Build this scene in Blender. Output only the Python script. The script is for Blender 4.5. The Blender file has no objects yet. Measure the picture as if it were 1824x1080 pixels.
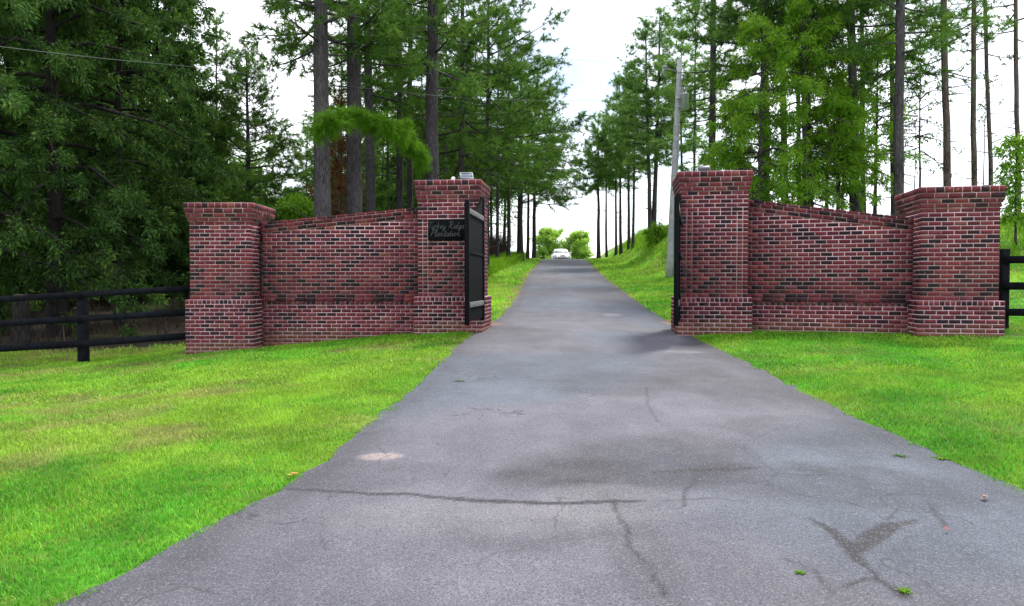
import bpy, math, random
import numpy as np
from mathutils import Vector, Matrix

# ------------------------------------------------------------------ camera, sky, sun, exposure
scene = bpy.context.scene
COL = scene.collection
EYE = 1.30
F = 1300.0                                   # focal length in photograph pixels (1824 wide)
PITCH = math.atan(35.0 / F)
cam_data = bpy.data.cameras.new("camera")
cam = bpy.data.objects.new("camera", cam_data)
COL.objects.link(cam)
cam.location = (0, 0, EYE)
cam.rotation_euler = (math.pi / 2 - PITCH, 0, 0)
cam_data.sensor_width = 36.0
cam_data.lens = 36.0 * F / 1824.0
cam_data.clip_start = 0.05
cam_data.clip_end = 2000
scene.camera = cam

SUN_ELEV, SUN_ROT = math.radians(56), math.radians(38)
world = bpy.data.worlds.new("World")
scene.world = world
world.use_nodes = True
wn, wl = world.node_tree.nodes, world.node_tree.links
wn.clear()
w_out = wn.new("ShaderNodeOutputWorld")
w_bg = wn.new("ShaderNodeBackground")
w_bg.inputs["Strength"].default_value = 0.112
sky = wn.new("ShaderNodeTexSky")
sky.sky_type = 'NISHITA'
sky.sun_disc = False
sky.sun_elevation = SUN_ELEV
sky.sun_rotation = SUN_ROT
tc = wn.new("ShaderNodeTexCoord")
cn = wn.new("ShaderNodeTexNoise")
cn.inputs["Scale"].default_value = 2.4
cn.inputs["Detail"].default_value = 5
cr = wn.new("ShaderNodeMapRange")
cr.inputs["From Min"].default_value = 0.36
cr.inputs["From Max"].default_value = 0.58
cr.inputs["To Min"].default_value = 0.12
cr.inputs["To Max"].default_value = 0.97
w_mix = wn.new("ShaderNodeMix")
w_mix.data_type = 'RGBA'
w_mix.inputs["B"].default_value = (10.6, 10.8, 11.4, 1)
wl.new(tc.outputs["Generated"], cn.inputs["Vector"])
wl.new(cn.outputs["Fac"], cr.inputs["Value"])
wl.new(cr.outputs["Result"], w_mix.inputs["Factor"])
wl.new(sky.outputs["Color"], w_mix.inputs["A"])
wl.new(w_mix.outputs["Result"], w_bg.inputs["Color"])
wl.new(w_bg.outputs["Background"], w_out.inputs["Surface"])

sun_data = bpy.data.lights.new("sun", 'SUN')
sun_data.energy = 2.8
sun_data.angle = math.radians(11)
sun_data.color = (1.0, 0.95, 0.86)
sun = bpy.data.objects.new("sun", sun_data)
COL.objects.link(sun)
sv = Vector((math.sin(SUN_ROT) * math.cos(SUN_ELEV), math.cos(SUN_ROT) * math.cos(SUN_ELEV), math.sin(SUN_ELEV)))
sun.rotation_euler = (-sv).to_track_quat('-Z', 'Y').to_euler()
sun.location = sv * 60

vs = scene.view_settings
vs.view_transform = 'Standard'
vs.look = 'None'
vs.gamma = 1.0
vs.use_curve_mapping = False
vs.exposure = 0.95
scene.cycles.max_bounces = 8
scene.cycles.transparent_max_bounces = 8

# ------------------------------------------------------------------ helpers
CP, SP = math.cos(PITCH), math.sin(PITCH)


def P(px, py, d):
    """point of the place seen at photograph pixel (px, py), d metres ahead"""
    v = (540.0 - py) / F
    dy, dz = CP + v * SP, -SP + v * CP
    k = d / dy
    return np.array([(px - 912.0) / F * k, d, EYE + dz * k])


def smooth(x, a, b):
    t = np.clip((np.asarray(x, float) - a) / (b - a), 0, 1)
    return t * t * (3 - 2 * t)


def vnoise(x, y, seed=0):
    x = np.asarray(x, float); y = np.asarray(y, float)
    xi, yi = np.floor(x).astype(np.int64), np.floor(y).astype(np.int64)
    fx, fy = x - xi, y - yi
    fx, fy = fx * fx * (3 - 2 * fx), fy * fy * (3 - 2 * fy)

    def h(a, b):
        n = (a * 374761393 + b * 668265263 + seed * 974634777) & 0xffffffff
        n = ((n ^ (n >> 13)) * 1274126177) & 0xffffffff
        return ((n ^ (n >> 16)) & 0xffff) / 65535.0
    return (h(xi, yi) * (1 - fx) + h(xi + 1, yi) * fx) * (1 - fy) + (h(xi, yi + 1) * (1 - fx) + h(xi + 1, yi + 1) * fx) * fy


def fbm(x, y, seed=0, o=4):
    s, a, t = 0, 1.0, 0
    for i in range(o):
        s = s + a * vnoise(np.asarray(x) * 2 ** i, np.asarray(y) * 2 ** i, seed + i * 17)
        t += a
        a *= 0.5
    return s / t


class MB:
    """collects vertices and faces and links them as ONE mesh object"""

    def __init__(self):
        self.v, self.f, self.m, self.n, self.c = [], [], [], 0, []

    def add(self, V, faces, mi=0, col=None):
        V = np.asarray(V, float).reshape(-1, 3)
        for Fa in (faces if isinstance(faces, list) else [faces]):
            Fa = np.asarray(Fa, np.int64)
            self.f.append(Fa + self.n)
            self.m.append(np.full(len(Fa), mi, np.int32))
        self.v.append(V)
        self.n += len(V)
        if col is not None:
            self.c.append(np.asarray(col, np.float32).reshape(-1, 4))
        return self

    def box(self, a, b, mi=0, M=None):
        x0, y0, z0 = a
        x1, y1, z1 = b
        V = np.array([[x0, y0, z0], [x1, y0, z0], [x1, y1, z0], [x0, y1, z0],
                      [x0, y0, z1], [x1, y0, z1], [x1, y1, z1], [x0, y1, z1]], float)
        if M is not None:
            V = V @ np.array(M.to_3x3()).T + np.array(M.translation)
        return self.add(V, BOXF, mi)

    def bbox(self, a, b, r, mi=0, M=None):
        """box with chamfered edges"""
        a, b = np.array(a, float), np.array(b, float)
        V, c = [], []
        for k in range(8):
            s = np.array([k & 1, (k >> 1) & 1, (k >> 2) & 1])
            p = np.where(s, b, a)
            inn = np.where(s, -1, 1) * r
            for ax in range(3):
                q = p + inn
                q[ax] = p[ax]
                V.append(q)
        idx = lambda k, ax: k * 3 + ax
        quads, tris = [], []
        for ax in range(3):
            u, v = (ax + 1) % 3, (ax + 2) % 3
            for s in (0, 1):
                base = s << ax
                ks = [base, base | 1 << u, base | 1 << u | 1 << v, base | 1 << v]
                q = [idx(k, ax) for k in ks]
                quads.append(q if s else q[::-1])
            for su in (0, 1):
                for svv in (0, 1):
                    k0 = su << u | svv << v
                    k1 = k0 | 1 << ax
                    q = [idx(k0, u), idx(k1, u), idx(k1, v), idx(k0, v)]
                    quads.append(q if su ^ svv else q[::-1])
        for k in range(8):
            t = [idx(k, 0), idx(k, 1), idx(k, 2)]
            tris.append(t)
        V = np.array(V)
        if M is not None:
            V = V @ np.array(M.to_3x3()).T + np.array(M.translation)
        return self.add(V, [np.array(quads), np.array(tris)], mi)

    def tube(self, pts, rad, n=8, mi=0, cap=True):
        pts = np.asarray(pts, float)
        rad = np.broadcast_to(np.asarray(rad, float), (len(pts),))
        T = np.gradient(pts, axis=0)
        T /= np.linalg.norm(T, axis=1)[:, None] + 1e-9
        ref = np.array([0, 0, 1.0]) if abs(T[:, 2]).mean() < 0.8 else np.array([1.0, 0, 0])
        U = np.cross(T, ref)
        U /= np.linalg.norm(U, axis=1)[:, None] + 1e-9
        W = np.cross(T, U)
        a = np.arange(n) / n * 2 * np.pi
        V = pts[:, None] + rad[:, None, None] * (np.cos(a)[None, :, None] * U[:, None] + np.sin(a)[None, :, None] * W[:, None])
        k = len(pts)
        i = np.arange(k - 1)[:, None] * n
        j = np.arange(n)[None]
        j2 = (j + 1) % n
        Q = np.stack([i + j, i + j2, i + n + j2, i + n + j], -1).reshape(-1, 4)
        V = V.reshape(-1, 3)
        fs = [Q]
        if cap:
            V = np.vstack([V, pts[:1], pts[-1:]])
            jj = np.arange(n)
            c0, c1 = k * n, k * n + 1
            fs.append(np.stack([np.full(n, c0), (jj + 1) % n, jj], -1))
            fs.append(np.stack([np.full(n, c1), (k - 1) * n + jj, (k - 1) * n + (jj + 1) % n], -1))
        return self.add(V, fs, mi)

    def build(self, name, mats, parent=None, smooth_=False):
        me = bpy.data.meshes.new(name)
        V = np.vstack(self.v).astype(np.float32)
        me.vertices.add(len(V))
        me.vertices.foreach_set("co", V.ravel())
        loops = np.concatenate([f.ravel() for f in self.f]).astype(np.int32)
        tot = np.concatenate([np.full(len(f), f.shape[1], np.int32) for f in self.f])
        me.loops.add(len(loops))
        me.loops.foreach_set("vertex_index", loops)
        me.polygons.add(len(tot))
        st = np.zeros(len(tot), np.int32)
        st[1:] = np.cumsum(tot)[:-1]
        me.polygons.foreach_set("loop_start", st)
        me.polygons.foreach_set("loop_total", tot)
        me.polygons.foreach_set("material_index", np.concatenate(self.m))
        if smooth_:
            me.polygons.foreach_set("use_smooth", np.ones(len(tot), bool))
        for m_ in (mats if isinstance(mats, (list, tuple)) else [mats]):
            me.materials.append(m_)
        if self.c:
            at = me.color_attributes.new("tint", 'FLOAT_COLOR', 'POINT')
            at.data.foreach_set("color", np.vstack(self.c).ravel())
        me.update()
        me.validate()
        o = bpy.data.objects.new(name, me)
        COL.objects.link(o)
        if parent is not None:
            o.parent = parent
        return o


BOXF = np.array([[0, 3, 2, 1], [4, 5, 6, 7], [0, 1, 5, 4], [1, 2, 6, 5], [2, 3, 7, 6], [3, 0, 4, 7]])


def empty(name, loc=(0, 0, 0), rz=0.0):
    o = bpy.data.objects.new(name, None)
    o.empty_display_size = 0.3
    COL.objects.link(o)
    o.location = loc
    o.rotation_euler = (0, 0, rz)
    return o


def tag(o, label=None, cat=None, group=None, kind=None):
    for k, v in (("label", label), ("category", cat), ("group", group), ("kind", kind)):
        if v:
            o[k] = v
    return o


# ------------------------------------------------------------------ materials
def new_mat(name):
    m = bpy.data.materials.new(name)
    m.use_nodes = True
    nt = m.node_tree
    bs = nt.nodes["Principled BSDF"]
    return m, nt, bs


def node(nt, typ, **kw):
    n = nt.nodes.new(typ)
    for k, v in kw.items():
        if k in n.inputs:
            n.inputs[k].default_value = v
        else:
            setattr(n, k, v)
    return n


def ramp(nt, stops, interp='LINEAR'):
    r = nt.nodes.new("ShaderNodeValToRGB")
    r.color_ramp.interpolation = interp
    e = r.color_ramp.elements
    while len(e) < len(stops):
        e.new(0.5)
    for i, (p, c) in enumerate(stops):
        e[i].position = p
        e[i].color = (*c, 1)
    return r


def mixc(nt, fac, a, b, mode='MIX'):
    m = nt.nodes.new("ShaderNodeMix")
    m.data_type = 'RGBA'
    m.blend_type = mode
    for k, v in (("Factor", fac), ("A", a), ("B", b)):
        if hasattr(v, "is_linked"):
            nt.links.new(v, m.inputs[k])
        elif k == "Factor":
            m.inputs[k].default_value = v
        else:
            m.inputs[k].default_value = (*v, 1)
    return m.outputs["Result"]


def noise(nt, scale, detail=4, rough=0.55, coord="Object", vec=None):
    n = node(nt, "ShaderNodeTexNoise", Scale=scale, Detail=detail, Roughness=rough)
    if vec is None:
        t = nt.nodes.new("ShaderNodeTexCoord")
        vec = t.outputs[coord]
    nt.links.new(vec, n.inputs["Vector"])
    return n.outputs["Fac"]


def mrange(nt, v, a, b, c=0.0, d=1.0):
    n = node(nt, "ShaderNodeMapRange")
    for k, x in zip(("From Min", "From Max", "To Min", "To Max"), (a, b, c, d)):
        n.inputs[k].default_value = x
    nt.links.new(v, n.inputs["Value"])
    return n.outputs["Result"]


def bump(nt, bs, h, strength=0.3, dist=0.02):
    b = node(nt, "ShaderNodeBump", Strength=strength, Distance=dist)
    nt.links.new(h, b.inputs["Height"])
    nt.links.new(b.outputs["Normal"], bs.inputs["Normal"])


def plain(name, col, rough=0.6, metal=0.0, var=0.25, scale=6.0, spec=0.5):
    m, nt, bs = new_mat(name)
    n = noise(nt, scale, 5)
    dark = tuple(c * (1 - var) for c in col)
    lite = tuple(min(1, c * (1 + var)) for c in col)
    r = ramp(nt, [(0.3, dark), (0.7, lite)])
    nt.links.new(n, r.inputs["Fac"])
    nt.links.new(r.outputs["Color"], bs.inputs["Base Color"])
    bs.inputs["Roughness"].default_value = rough
    bs.inputs["Metallic"].default_value = metal
    bs.inputs["Specular IOR Level"].default_value = spec
    bump(nt, bs, n, 0.15, 0.01)
    return m


def brick_material():
    m, nt, bs = new_mat("fired_brick")
    g = nt.nodes.new("ShaderNodeNewGeometry")
    r = ramp(nt, [(0.0, (.010, .009, .013)), (0.17, (.016, .011, .017)), (0.26, (.030, .013, .020)), (0.30, (.095, .016, .025)),
                  (0.46, (.138, .021, .031)), (0.63, (.178, .027, .037)), (0.74, (.11, .022, .037)), (0.86, (.22, .038, .040)),
                  (0.95, (.165, .046, .062)), (1.0, (.24, .078, .06))])
    nt.links.new(g.outputs["Random Per Island"], r.inputs["Fac"])
    col = r.outputs["Color"]
    t = nt.nodes.new("ShaderNodeTexCoord")
    big = noise(nt, 1.1, 4, 0.6, vec=t.outputs["Object"])
    col = mixc(nt, mrange(nt, big, 0.52, 0.74, 0, 0.4), col, (.24, .046, .036))
    fine = noise(nt, 38, 4, 0.7, vec=t.outputs["Object"])
    col = mixc(nt, mrange(nt, fine, 0.34, 0.74, 0.0, 0.42), col, (.055, .018, .022))
    pale = noise(nt, 9, 6, 0.7, vec=t.outputs["Object"])
    col = mixc(nt, mrange(nt, pale, 0.62, 0.74, 0, 0.6), col, (.42, .27, .28))
    mp = node(nt, "ShaderNodeMapping")
    mp.inputs["Scale"].default_value = (2.2, 2.2, .35)
    nt.links.new(t.outputs["Object"], mp.inputs["Vector"])
    damp = noise(nt, 1.3, 5, 0.65, vec=mp.outputs["Vector"])
    col = mixc(nt, mrange(nt, damp, 0.54, 0.72, 0, 0.55), col, (.04, .022, .024))
    # soil splash at the foot (world height from the mesh's own z)
    sx = nt.nodes.new("ShaderNodeSeparateXYZ")
    nt.links.new(t.outputs["Object"], sx.inputs["Vector"])
    n2 = noise(nt, 2.3, 4, vec=t.outputs["Object"])
    foot = node(nt, "ShaderNodeMath", operation='ADD')
    nt.links.new(mrange(nt, sx.outputs["Z"], 0.02, 0.5, 0.42, -0.45), foot.inputs[0])
    nt.links.new(n2, foot.inputs[1])
    col = mixc(nt, mrange(nt, foot.outputs[0], 0.62, 0.86, 0, 0.65), col, (.16, .075, .045))
    nt.links.new(col, bs.inputs["Base Color"])
    bs.inputs["Roughness"].default_value = 0.88
    bs.inputs["Specular IOR Level"].default_value = 0.25
    bump(nt, bs, fine, 0.35, 0.004)
    return m


def mortar_material():
    m, nt, bs = new_mat("mortar")
    n = noise(nt, 3.0, 6, 0.65)
    r = ramp(nt, [(0.28, (.21, .105, .115)), (0.45, (.42, .275, .295)), (0.7, (.56, .43, .45))])
    nt.links.new(n, r.inputs["Fac"])
    nt.links.new(r.outputs["Color"], bs.inputs["Base Color"])
    bs.inputs["Roughness"].default_value = 0.95
    return m


def foliage_material(name, cols, trans=0.35, rough=0.75):
    m, nt, bs = new_mat(name)
    g = nt.nodes.new("ShaderNodeNewGeometry")
    k = len(cols)
    r = ramp(nt, [(i / (k - 1), c) for i, c in enumerate(cols)])
    n = noise(nt, 0.9, 4, 0.6)
    a = node(nt, "ShaderNodeMath", operation='MULTIPLY_ADD')
    nt.links.new(g.outputs["Random Per Island"], a.inputs[0])
    a.inputs[1].default_value = 0.5
    nt.links.new(mrange(nt, n, 0.32, 0.68, 0, 0.5), a.inputs[2])
    nt.links.new(a.outputs[0], r.inputs["Fac"])
    nt.links.new(r.outputs["Color"], bs.inputs["Base Color"])
    bs.inputs["Roughness"].default_value = rough
    bs.inputs["Specular IOR Level"].default_value = 0.12
    tr = nt.nodes.new("ShaderNodeBsdfTranslucent")
    tc_ = mixc(nt, 1.0, r.outputs["Color"], (1.25, 1.3, .7), 'MULTIPLY')
    nt.links.new(tc_, tr.inputs["Color"])
    mx = nt.nodes.new("ShaderNodeMixShader")
    mx.inputs["Fac"].default_value = trans
    nt.links.new(bs.outputs["BSDF"], mx.inputs[1])
    nt.links.new(tr.outputs["BSDF"], mx.inputs[2])
    nt.links.new(mx.outputs["Shader"], nt.nodes["Material Output"].inputs["Surface"])
    return m


def bark_material(name, a, b, c):
    m, nt, bs = new_mat(name)
    t = nt.nodes.new("ShaderNodeTexCoord")
    mp = node(nt, "ShaderNodeMapping")
    mp.inputs["Scale"].default_value = (1, 1, 0.28)
    nt.links.new(t.outputs["Object"], mp.inputs["Vector"])
    v = node(nt, "ShaderNodeTexVoronoi", Scale=13.0)
    v.feature = 'DISTANCE_TO_EDGE'
    nt.links.new(mp.outputs["Vector"], v.inputs["Vector"])
    n = noise(nt, 9, 5, 0.65, vec=mp.outputs["Vector"])
    n2 = noise(nt, 0.7, 3, vec=t.outputs["Object"])
    r = ramp(nt, [(0.3, a), (0.5, b), (0.72, c)])
    nt.links.new(n, r.inputs["Fac"])
    col = mixc(nt, mrange(nt, v.outputs["Distance"], 0.0, 0.18, 0.75, 0), r.outputs["Color"], tuple(x * 0.3 for x in a))
    col = mixc(nt, mrange(nt, n2, 0.4, 0.65, 0, 0.5), col, c)
    nt.links.new(col, bs.inputs["Base Color"])
    bs.inputs["Roughness"].default_value = 0.95
    bs.inputs["Specular IOR Level"].default_value = 0.15
    bump(nt, bs, v.outputs["Distance"], 0.8, 0.05)
    return m


def tint_material(name, rough=0.9, fine=0.0, trans=0.0):
    """colour from the mesh's own tint attribute"""
    m, nt, bs = new_mat(name)
    a = nt.nodes.new("ShaderNodeVertexColor")
    a.layer_name = "tint"
    col = a.outputs["Color"]
    if fine:
        f1 = noise(nt, fine, 6, 0.75)
        col = mixc(nt, mrange(nt, f1, 0.3, 0.7, 0.0, 0.6), col, (.03, .028, .012))
        bump(nt, bs, f1, 0.6, 0.03)
    nt.links.new(col, bs.inputs["Base Color"])
    bs.inputs["Roughness"].default_value = rough
    bs.inputs["Specular IOR Level"].default_value = 0.2
    if trans:
        tr = nt.nodes.new("ShaderNodeBsdfTranslucent")
        nt.links.new(col, tr.inputs["Color"])
        mx = nt.nodes.new("ShaderNodeMixShader")
        mx.inputs["Fac"].default_value = trans
        nt.links.new(bs.outputs["BSDF"], mx.inputs[1])
        nt.links.new(tr.outputs["BSDF"], mx.inputs[2])
        nt.links.new(mx.outputs["Shader"], nt.nodes["Material Output"].inputs["Surface"])
    return m


def asphalt_material():
    m, nt, bs = new_mat("weathered_asphalt")
    a = nt.nodes.new("ShaderNodeVertexColor")
    a.layer_name = "tint"
    t = nt.nodes.new("ShaderNodeTexCoord")
    ob = t.outputs["Object"]
    col = a.outputs["Color"]
    mid = noise(nt, 1.7, 6, 0.7, vec=ob)
    col = mixc(nt, mrange(nt, mid, 0.32, 0.68, 0, 1), mixc(nt, 1.0, col, (.74, .75, .80), 'MULTIPLY'), mixc(nt, 1.0, col, (1.20, 1.19, 1.18), 'MULTIPLY'))
    sp = noise(nt, 120, 3, 0.8, vec=ob)
    col = mixc(nt, mrange(nt, sp, 0.39, 0.53, 0.85, 0.0), col, (.026, .026, .032))
    v = node(nt, "ShaderNodeTexVoronoi", Scale=170.0)
    nt.links.new(ob, v.inputs["Vector"])
    sv_ = nt.nodes.new("ShaderNodeSeparateColor")
    nt.links.new(v.outputs["Color"], sv_.inputs["Color"])
    col = mixc(nt, mrange(nt, sv_.outputs["Red"], 0.80, 0.97, 0, 0.28), col, (.34, .335, .355))
    # hairline cracking
    wv = nt.nodes.new("ShaderNodeVectorMath")
    wv.operation = 'MULTIPLY_ADD'
    nz = node(nt, "ShaderNodeTexNoise", Scale=1.6, Detail=5.0)
    nt.links.new(ob, nz.inputs["Vector"])
    nt.links.new(nz.outputs["Color"], wv.inputs[0])
    wv.inputs[1].default_value = (1.1, 1.1, 1.1)
    nt.links.new(ob, wv.inputs[2])
    vc = node(nt, "ShaderNodeTexVoronoi", Scale=0.85)
    vc.feature = 'DISTANCE_TO_EDGE'
    nt.links.new(wv.outputs["Vector"], vc.inputs["Vector"])
    cm = noise(nt, 0.8, 3, vec=ob)
    ck = node(nt, "ShaderNodeMath", operation='MULTIPLY')
    nt.links.new(mrange(nt, vc.outputs["Distance"], 0.0, 0.011, 0.8, 0.0), ck.inputs[0])
    nt.links.new(mrange(nt, cm, 0.47, 0.6, 0, 1), ck.inputs[1])
    col = mixc(nt, ck.outputs[0], col, (.03, .028, .034))
    nt.links.new(col, bs.inputs["Base Color"])
    bs.inputs["Roughness"].default_value = 0.82
    bs.inputs["Specular IOR Level"].default_value = 0.35
    bump(nt, bs, sp, 0.5, 0.012)
    return m


M = {}
M["brick"] = brick_material()
M["mortar"] = mortar_material()
M["black_paint"] = plain("black_painted_wood", (.005, .006, .008), 0.85, var=0.4, scale=14, spec=.08)
M["fence_paint"] = plain("black_fence_stain", (.007, .008, .012), 0.85, var=0.5, scale=10, spec=.1)
M["rail_sheen"] = plain("painted_sky_sheen", (.115, .113, .118), 0.8, var=0.4, scale=20)  # sky sheen on the black gate rails, put into a grey colour
M["pole_wood"] = plain("silvered_pole_wood", (.40, .40, .43), 0.85, var=0.25, scale=5)
M["galv"] = plain("galvanised_grey", (.44, .47, .50), 0.45, 0.3, var=0.12)
M["porcelain"] = plain("insulator_grey", (.28, .27, .28), 0.3, var=0.1)
M["sign_black"] = plain("sign_black", (.004, .005, .006), 0.8, var=0.3, spec=.08)
M["letter_grey"] = plain("letter_grey", (.09, .095, .10), 0.7, var=0.2, scale=30)
M["lamp_body"] = plain("lamp_housing", (.10, .11, .12), 0.5, var=0.15)
M["lamp_rim"] = plain("lamp_rim", (.17, .185, .20), 0.4, 0.2, var=0.1)
M["lamp_glass"] = plain("lamp_glass", (.09, .12, .15), 0.12, var=0.1)
M["white_knob"] = plain("white_plastic", (.7, .68, .68), 0.5, var=0.1)
M["wire"] = plain("cable_grey", (.13, .14, .14), 0.6, var=0.1)
M["car_white"] = plain("white_car_paint", (.80, .80, .82), 0.25, var=0.02)
M["car_glass"] = plain("car_glass", (.35, .37, .40), 0.05, var=0.05, spec=0.9)
M["car_black"] = plain("black_plastic", (.015, .015, .017), 0.5, var=0.2)
M["car_light"] = plain("headlamp_glass", (.55, .57, .6), 0.1, var=0.1)
M["tyre"] = plain("tyre_rubber", (.02, .02, .02), 0.85, var=0.2)
M["rim_metal"] = plain("wheel_alloy", (.4, .4, .42), 0.35, 0.6, var=0.1)
M["bark_grey"] = bark_material("grey_pine_bark", (.036, .031, .036), (.066, .058, .066), (.115, .102, .112))
M["bark_dark"] = bark_material("dark_pine_bark", (.030, .026, .031), (.055, .048, .056), (.095, .083, .092))
M["bark_black"] = bark_material("shaded_oak_bark", (.012, .010, .010), (.022, .019, .019), (.04, .035, .034))  # shade of the left wood put into a near-black bark colour
M["bark_red"] = bark_material("reddish_pine_bark", (.06, .04, .036), (.11, .08, .072), (.17, .135, .125))
M["needle_mid"] = foliage_material("pine_needles", [(.026, .064, .016), (.056, .13, .026), (.105, .21, .038), (.19, .28, .06)])
M["needle_blue"] = foliage_material("haze_painted_needles", [(.06, .12, .042), (.105, .20, .062), (.16, .28, .08), (.23, .36, .11)], 0.5)  # haze over the far pines is painted into this paler needle colour
M["needle_lit"] = foliage_material("lit_tone_needles", [(.03, .075, .006), (.075, .19, .012), (.14, .31, .02), (.23, .40, .04)], 0.35)  # light falling on the low bough is put into its brighter needle colour
M["needle_dead"] = foliage_material("rusty_needles", [(.06, .03, .015), (.13, .06, .025), (.20, .10, .04), (.26, .15, .07)], 0.3)
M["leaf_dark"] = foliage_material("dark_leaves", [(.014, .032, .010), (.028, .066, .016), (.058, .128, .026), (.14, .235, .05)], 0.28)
M["leaf_lightgreen"] = foliage_material("light_green_leaves", [(.06, .14, .014), (.11, .24, .02), (.18, .33, .03), (.29, .43, .055)], 0.5)  # light green is the leaves' own colour
M["leaf_hazed"] = foliage_material("haze_paled_leaves", [(.16, .30, .05), (.27, .44, .08), (.37, .54, .13), (.48, .62, .20)], 0.45)  # haze and glare at the crest painted in as paler leaf colour
M["leaf_mid"] = foliage_material("understory_leaves", [(.02, .05, .012), (.045, .11, .018), (.08, .19, .028), (.14, .26, .05)], 0.4)
M["twig_brown"] = foliage_material("dry_twigs", [(.018, .012, .011), (.035, .024, .021), (.06, .040, .034), (.10, .066, .052)], 0.1)
M["grass_blade"] = tint_material("grass_blades", 0.6, trans=0.35)
M["soil"] = tint_material("lawn_and_soil", 0.95, fine=26.0)
M["asphalt"] = asphalt_material()
M["tar"] = plain("crack_shade", (.04, .038, .045), 0.8, var=0.35, scale=30)  # no tar on the wall: shade inside its open crack as dark colour

# ------------------------------------------------------------------ terrain
_py = np.array([-40, -10, 0, 4, 5.3, 7.3, 10.5, 12.5, 15.8, 19.9, 23.4, 31.7, 41.3, 57.8, 62, 75, 90, 120, 200, 900])
_pz = np.array([-.6, -.25, 0, .12, .18, .26, .37, .45, .52, .72, .92, 1.47, 2.09, 3.17, 3.33, 3.47, 3.3, 2.2, -3, -30])
_yy = np.linspace(-40, 900, 9401)
_zz = np.interp(_yy, _py, _pz)
_k = np.ones(21) / 21
_zz = np.convolve(np.pad(_zz, 10, mode='edge'), _k, 'valid')


def prof(y):
    return np.interp(y, _yy, _zz)


def on_prof(px, py):
    d = 1.0
    lo, hi = 1.0, 80.0
    for d in np.arange(1.0, 80, 0.02):
        if P(px, py, d)[2] <= prof(d):
            break
    return P(px, py, d)


LEFT_PX = [(120, 1080), (330, 970), (500, 875), (600, 812), (640, 778), (740, 690), (800, 632), (838, 598), (868, 580), (891, 566), (910, 543),
           (921, 526), (939.6, 491), (952.6, 476), (963, 465)]
RIGHT_PX = [(1840, 893), (1760, 856), (1600, 783), (1440, 706), (1340, 652), (1215, 592), (1184, 571), (1143, 543), (1119, 526), (1081, 498),
            (1061, 480), (1047, 465)]
_L = np.array([on_prof(*p)[:2] for p in LEFT_PX])
_R = np.array([on_prof(*p)[:2] for p in RIGHT_PX])
_Ly = np.concatenate([[-40, 0], _L[:, 1], [75, 120, 900]])
_Lx = np.concatenate([[-14, -2.75], _L[:, 0], [2.6, 4.0, 30]])
_Ry = np.concatenate([[-40, 0], _R[:, 1], [75, 120, 900]])
_Rx = np.concatenate([[16, 4.6], _R[:, 0], [6.9, 8.3, 34]])


def left(y):
    return np.interp(y, _Ly, _Lx)


def right(y):
    return np.interp(y, _Ry, _Rx)


def ground(x, y):
    x = np.asarray(x, float); y = np.asarray(y, float)
    z = prof(y)
    dl = np.clip(left(y) - x, 0, None)
    dr = np.clip(x - right(y), 0, None)
    far = smooth(y, 17, 30)
    z = z - 0.085 * np.minimum(dl, 8) * (1 - far) * smooth(y, 1.0, 9)
    z = z - smooth(dl, 2.5, 12) * np.clip(prof(y) - prof(16), 0, None) * 0.62
    z = z + 0.027 * np.minimum(dr, 4) * smooth(y, 4, 9)
    z = z + 2.1 * np.maximum(smooth(dr, 1.5, 5.2) * smooth(y, 20, 44), smooth(dr, 3.5, 8.5) * smooth(y, 14.5, 25))
    z = z + 0.03 * smooth(dl + dr, 0.0, 0.3)
    z = z + 0.10 * (fbm(x * 0.5, y * 0.5, 5, 3) - 0.5) * smooth(dl + dr, 0.4, 3)
    return z


def gz(x, y):
    return float(ground(x, y))


def on_ground(px, py, lo=1.5, hi=140):
    for d in np.concatenate([np.arange(lo, 20, 0.02), np.arange(20, hi, 0.1)]):
        p = P(px, py, d)
        if p[2] <= ground(p[0], p[1]):
            return p
    return p


ORANGE_SPOTS = [(872, 574, .5, .28), (1195, 578, .45, .35), (860, 584, .35, .18), (1190, 572, .3, .3)]
_OS = [(on_ground(a, b)[:2], rx, ry) for a, b, rx, ry in ORANGE_SPOTS]
FENCE_LINE_Y = 13.3


def lawn_fields(x, y):
    """masks (bare soil / pine straw / forest litter / dryness) shared by the soil sheet and the blades"""
    dl = np.clip(left(y) - x, 0, None)
    dr = np.clip(x - right(y), 0, None)
    e = fbm(x * 1.3, y * 1.3, 3, 4) - 0.5
    straw = np.zeros_like(x)
    for (c, rx, ry) in _OS:
        straw = np.maximum(straw, 1 - smooth(np.hypot((x - c[0]) / rx, (y - c[1]) / ry) + e * 0.9, 0.6, 1.15))
    w = 0.30 + 0.25 * fbm(y * 0.3, y * 0 + 3, 8, 2)
    along = smooth(y, 15.5, 18.5) * (1 - smooth(y, 56, 64))
    straw = np.maximum(straw, along * (1 - smooth(dl + e * 0.5, w * 0.2, w * 0.8)) * (dl > 0) * 0.6)
    straw = np.maximum(straw, smooth(y, 20, 24) * (1 - smooth(dr + e * 0.5, w * 0.1, w * 0.55)) * (dr > 0) * 0.5)
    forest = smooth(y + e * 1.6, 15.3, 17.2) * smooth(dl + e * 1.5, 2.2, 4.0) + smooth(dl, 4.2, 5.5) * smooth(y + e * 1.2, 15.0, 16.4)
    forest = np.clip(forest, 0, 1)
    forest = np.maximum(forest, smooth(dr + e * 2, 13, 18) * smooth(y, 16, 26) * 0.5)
    dry = fbm(x * 0.55 + 7, y * 0.9, 21, 4)
    dry = smooth(dry, 0.50, 0.66) * np.where(dl > 0, 1.0, 0.45)
    strip = np.exp(-((y - FENCE_LINE_Y + 0.15 + e * .5) / 0.16) ** 2) * smooth(dl, 5.6, 6.2)
    strip = np.maximum(strip, np.exp(-((y - 10.75 + e * .4) / .22) ** 2) * smooth(x, 6.5, 7.0))
    return straw, forest, dry, strip


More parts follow.
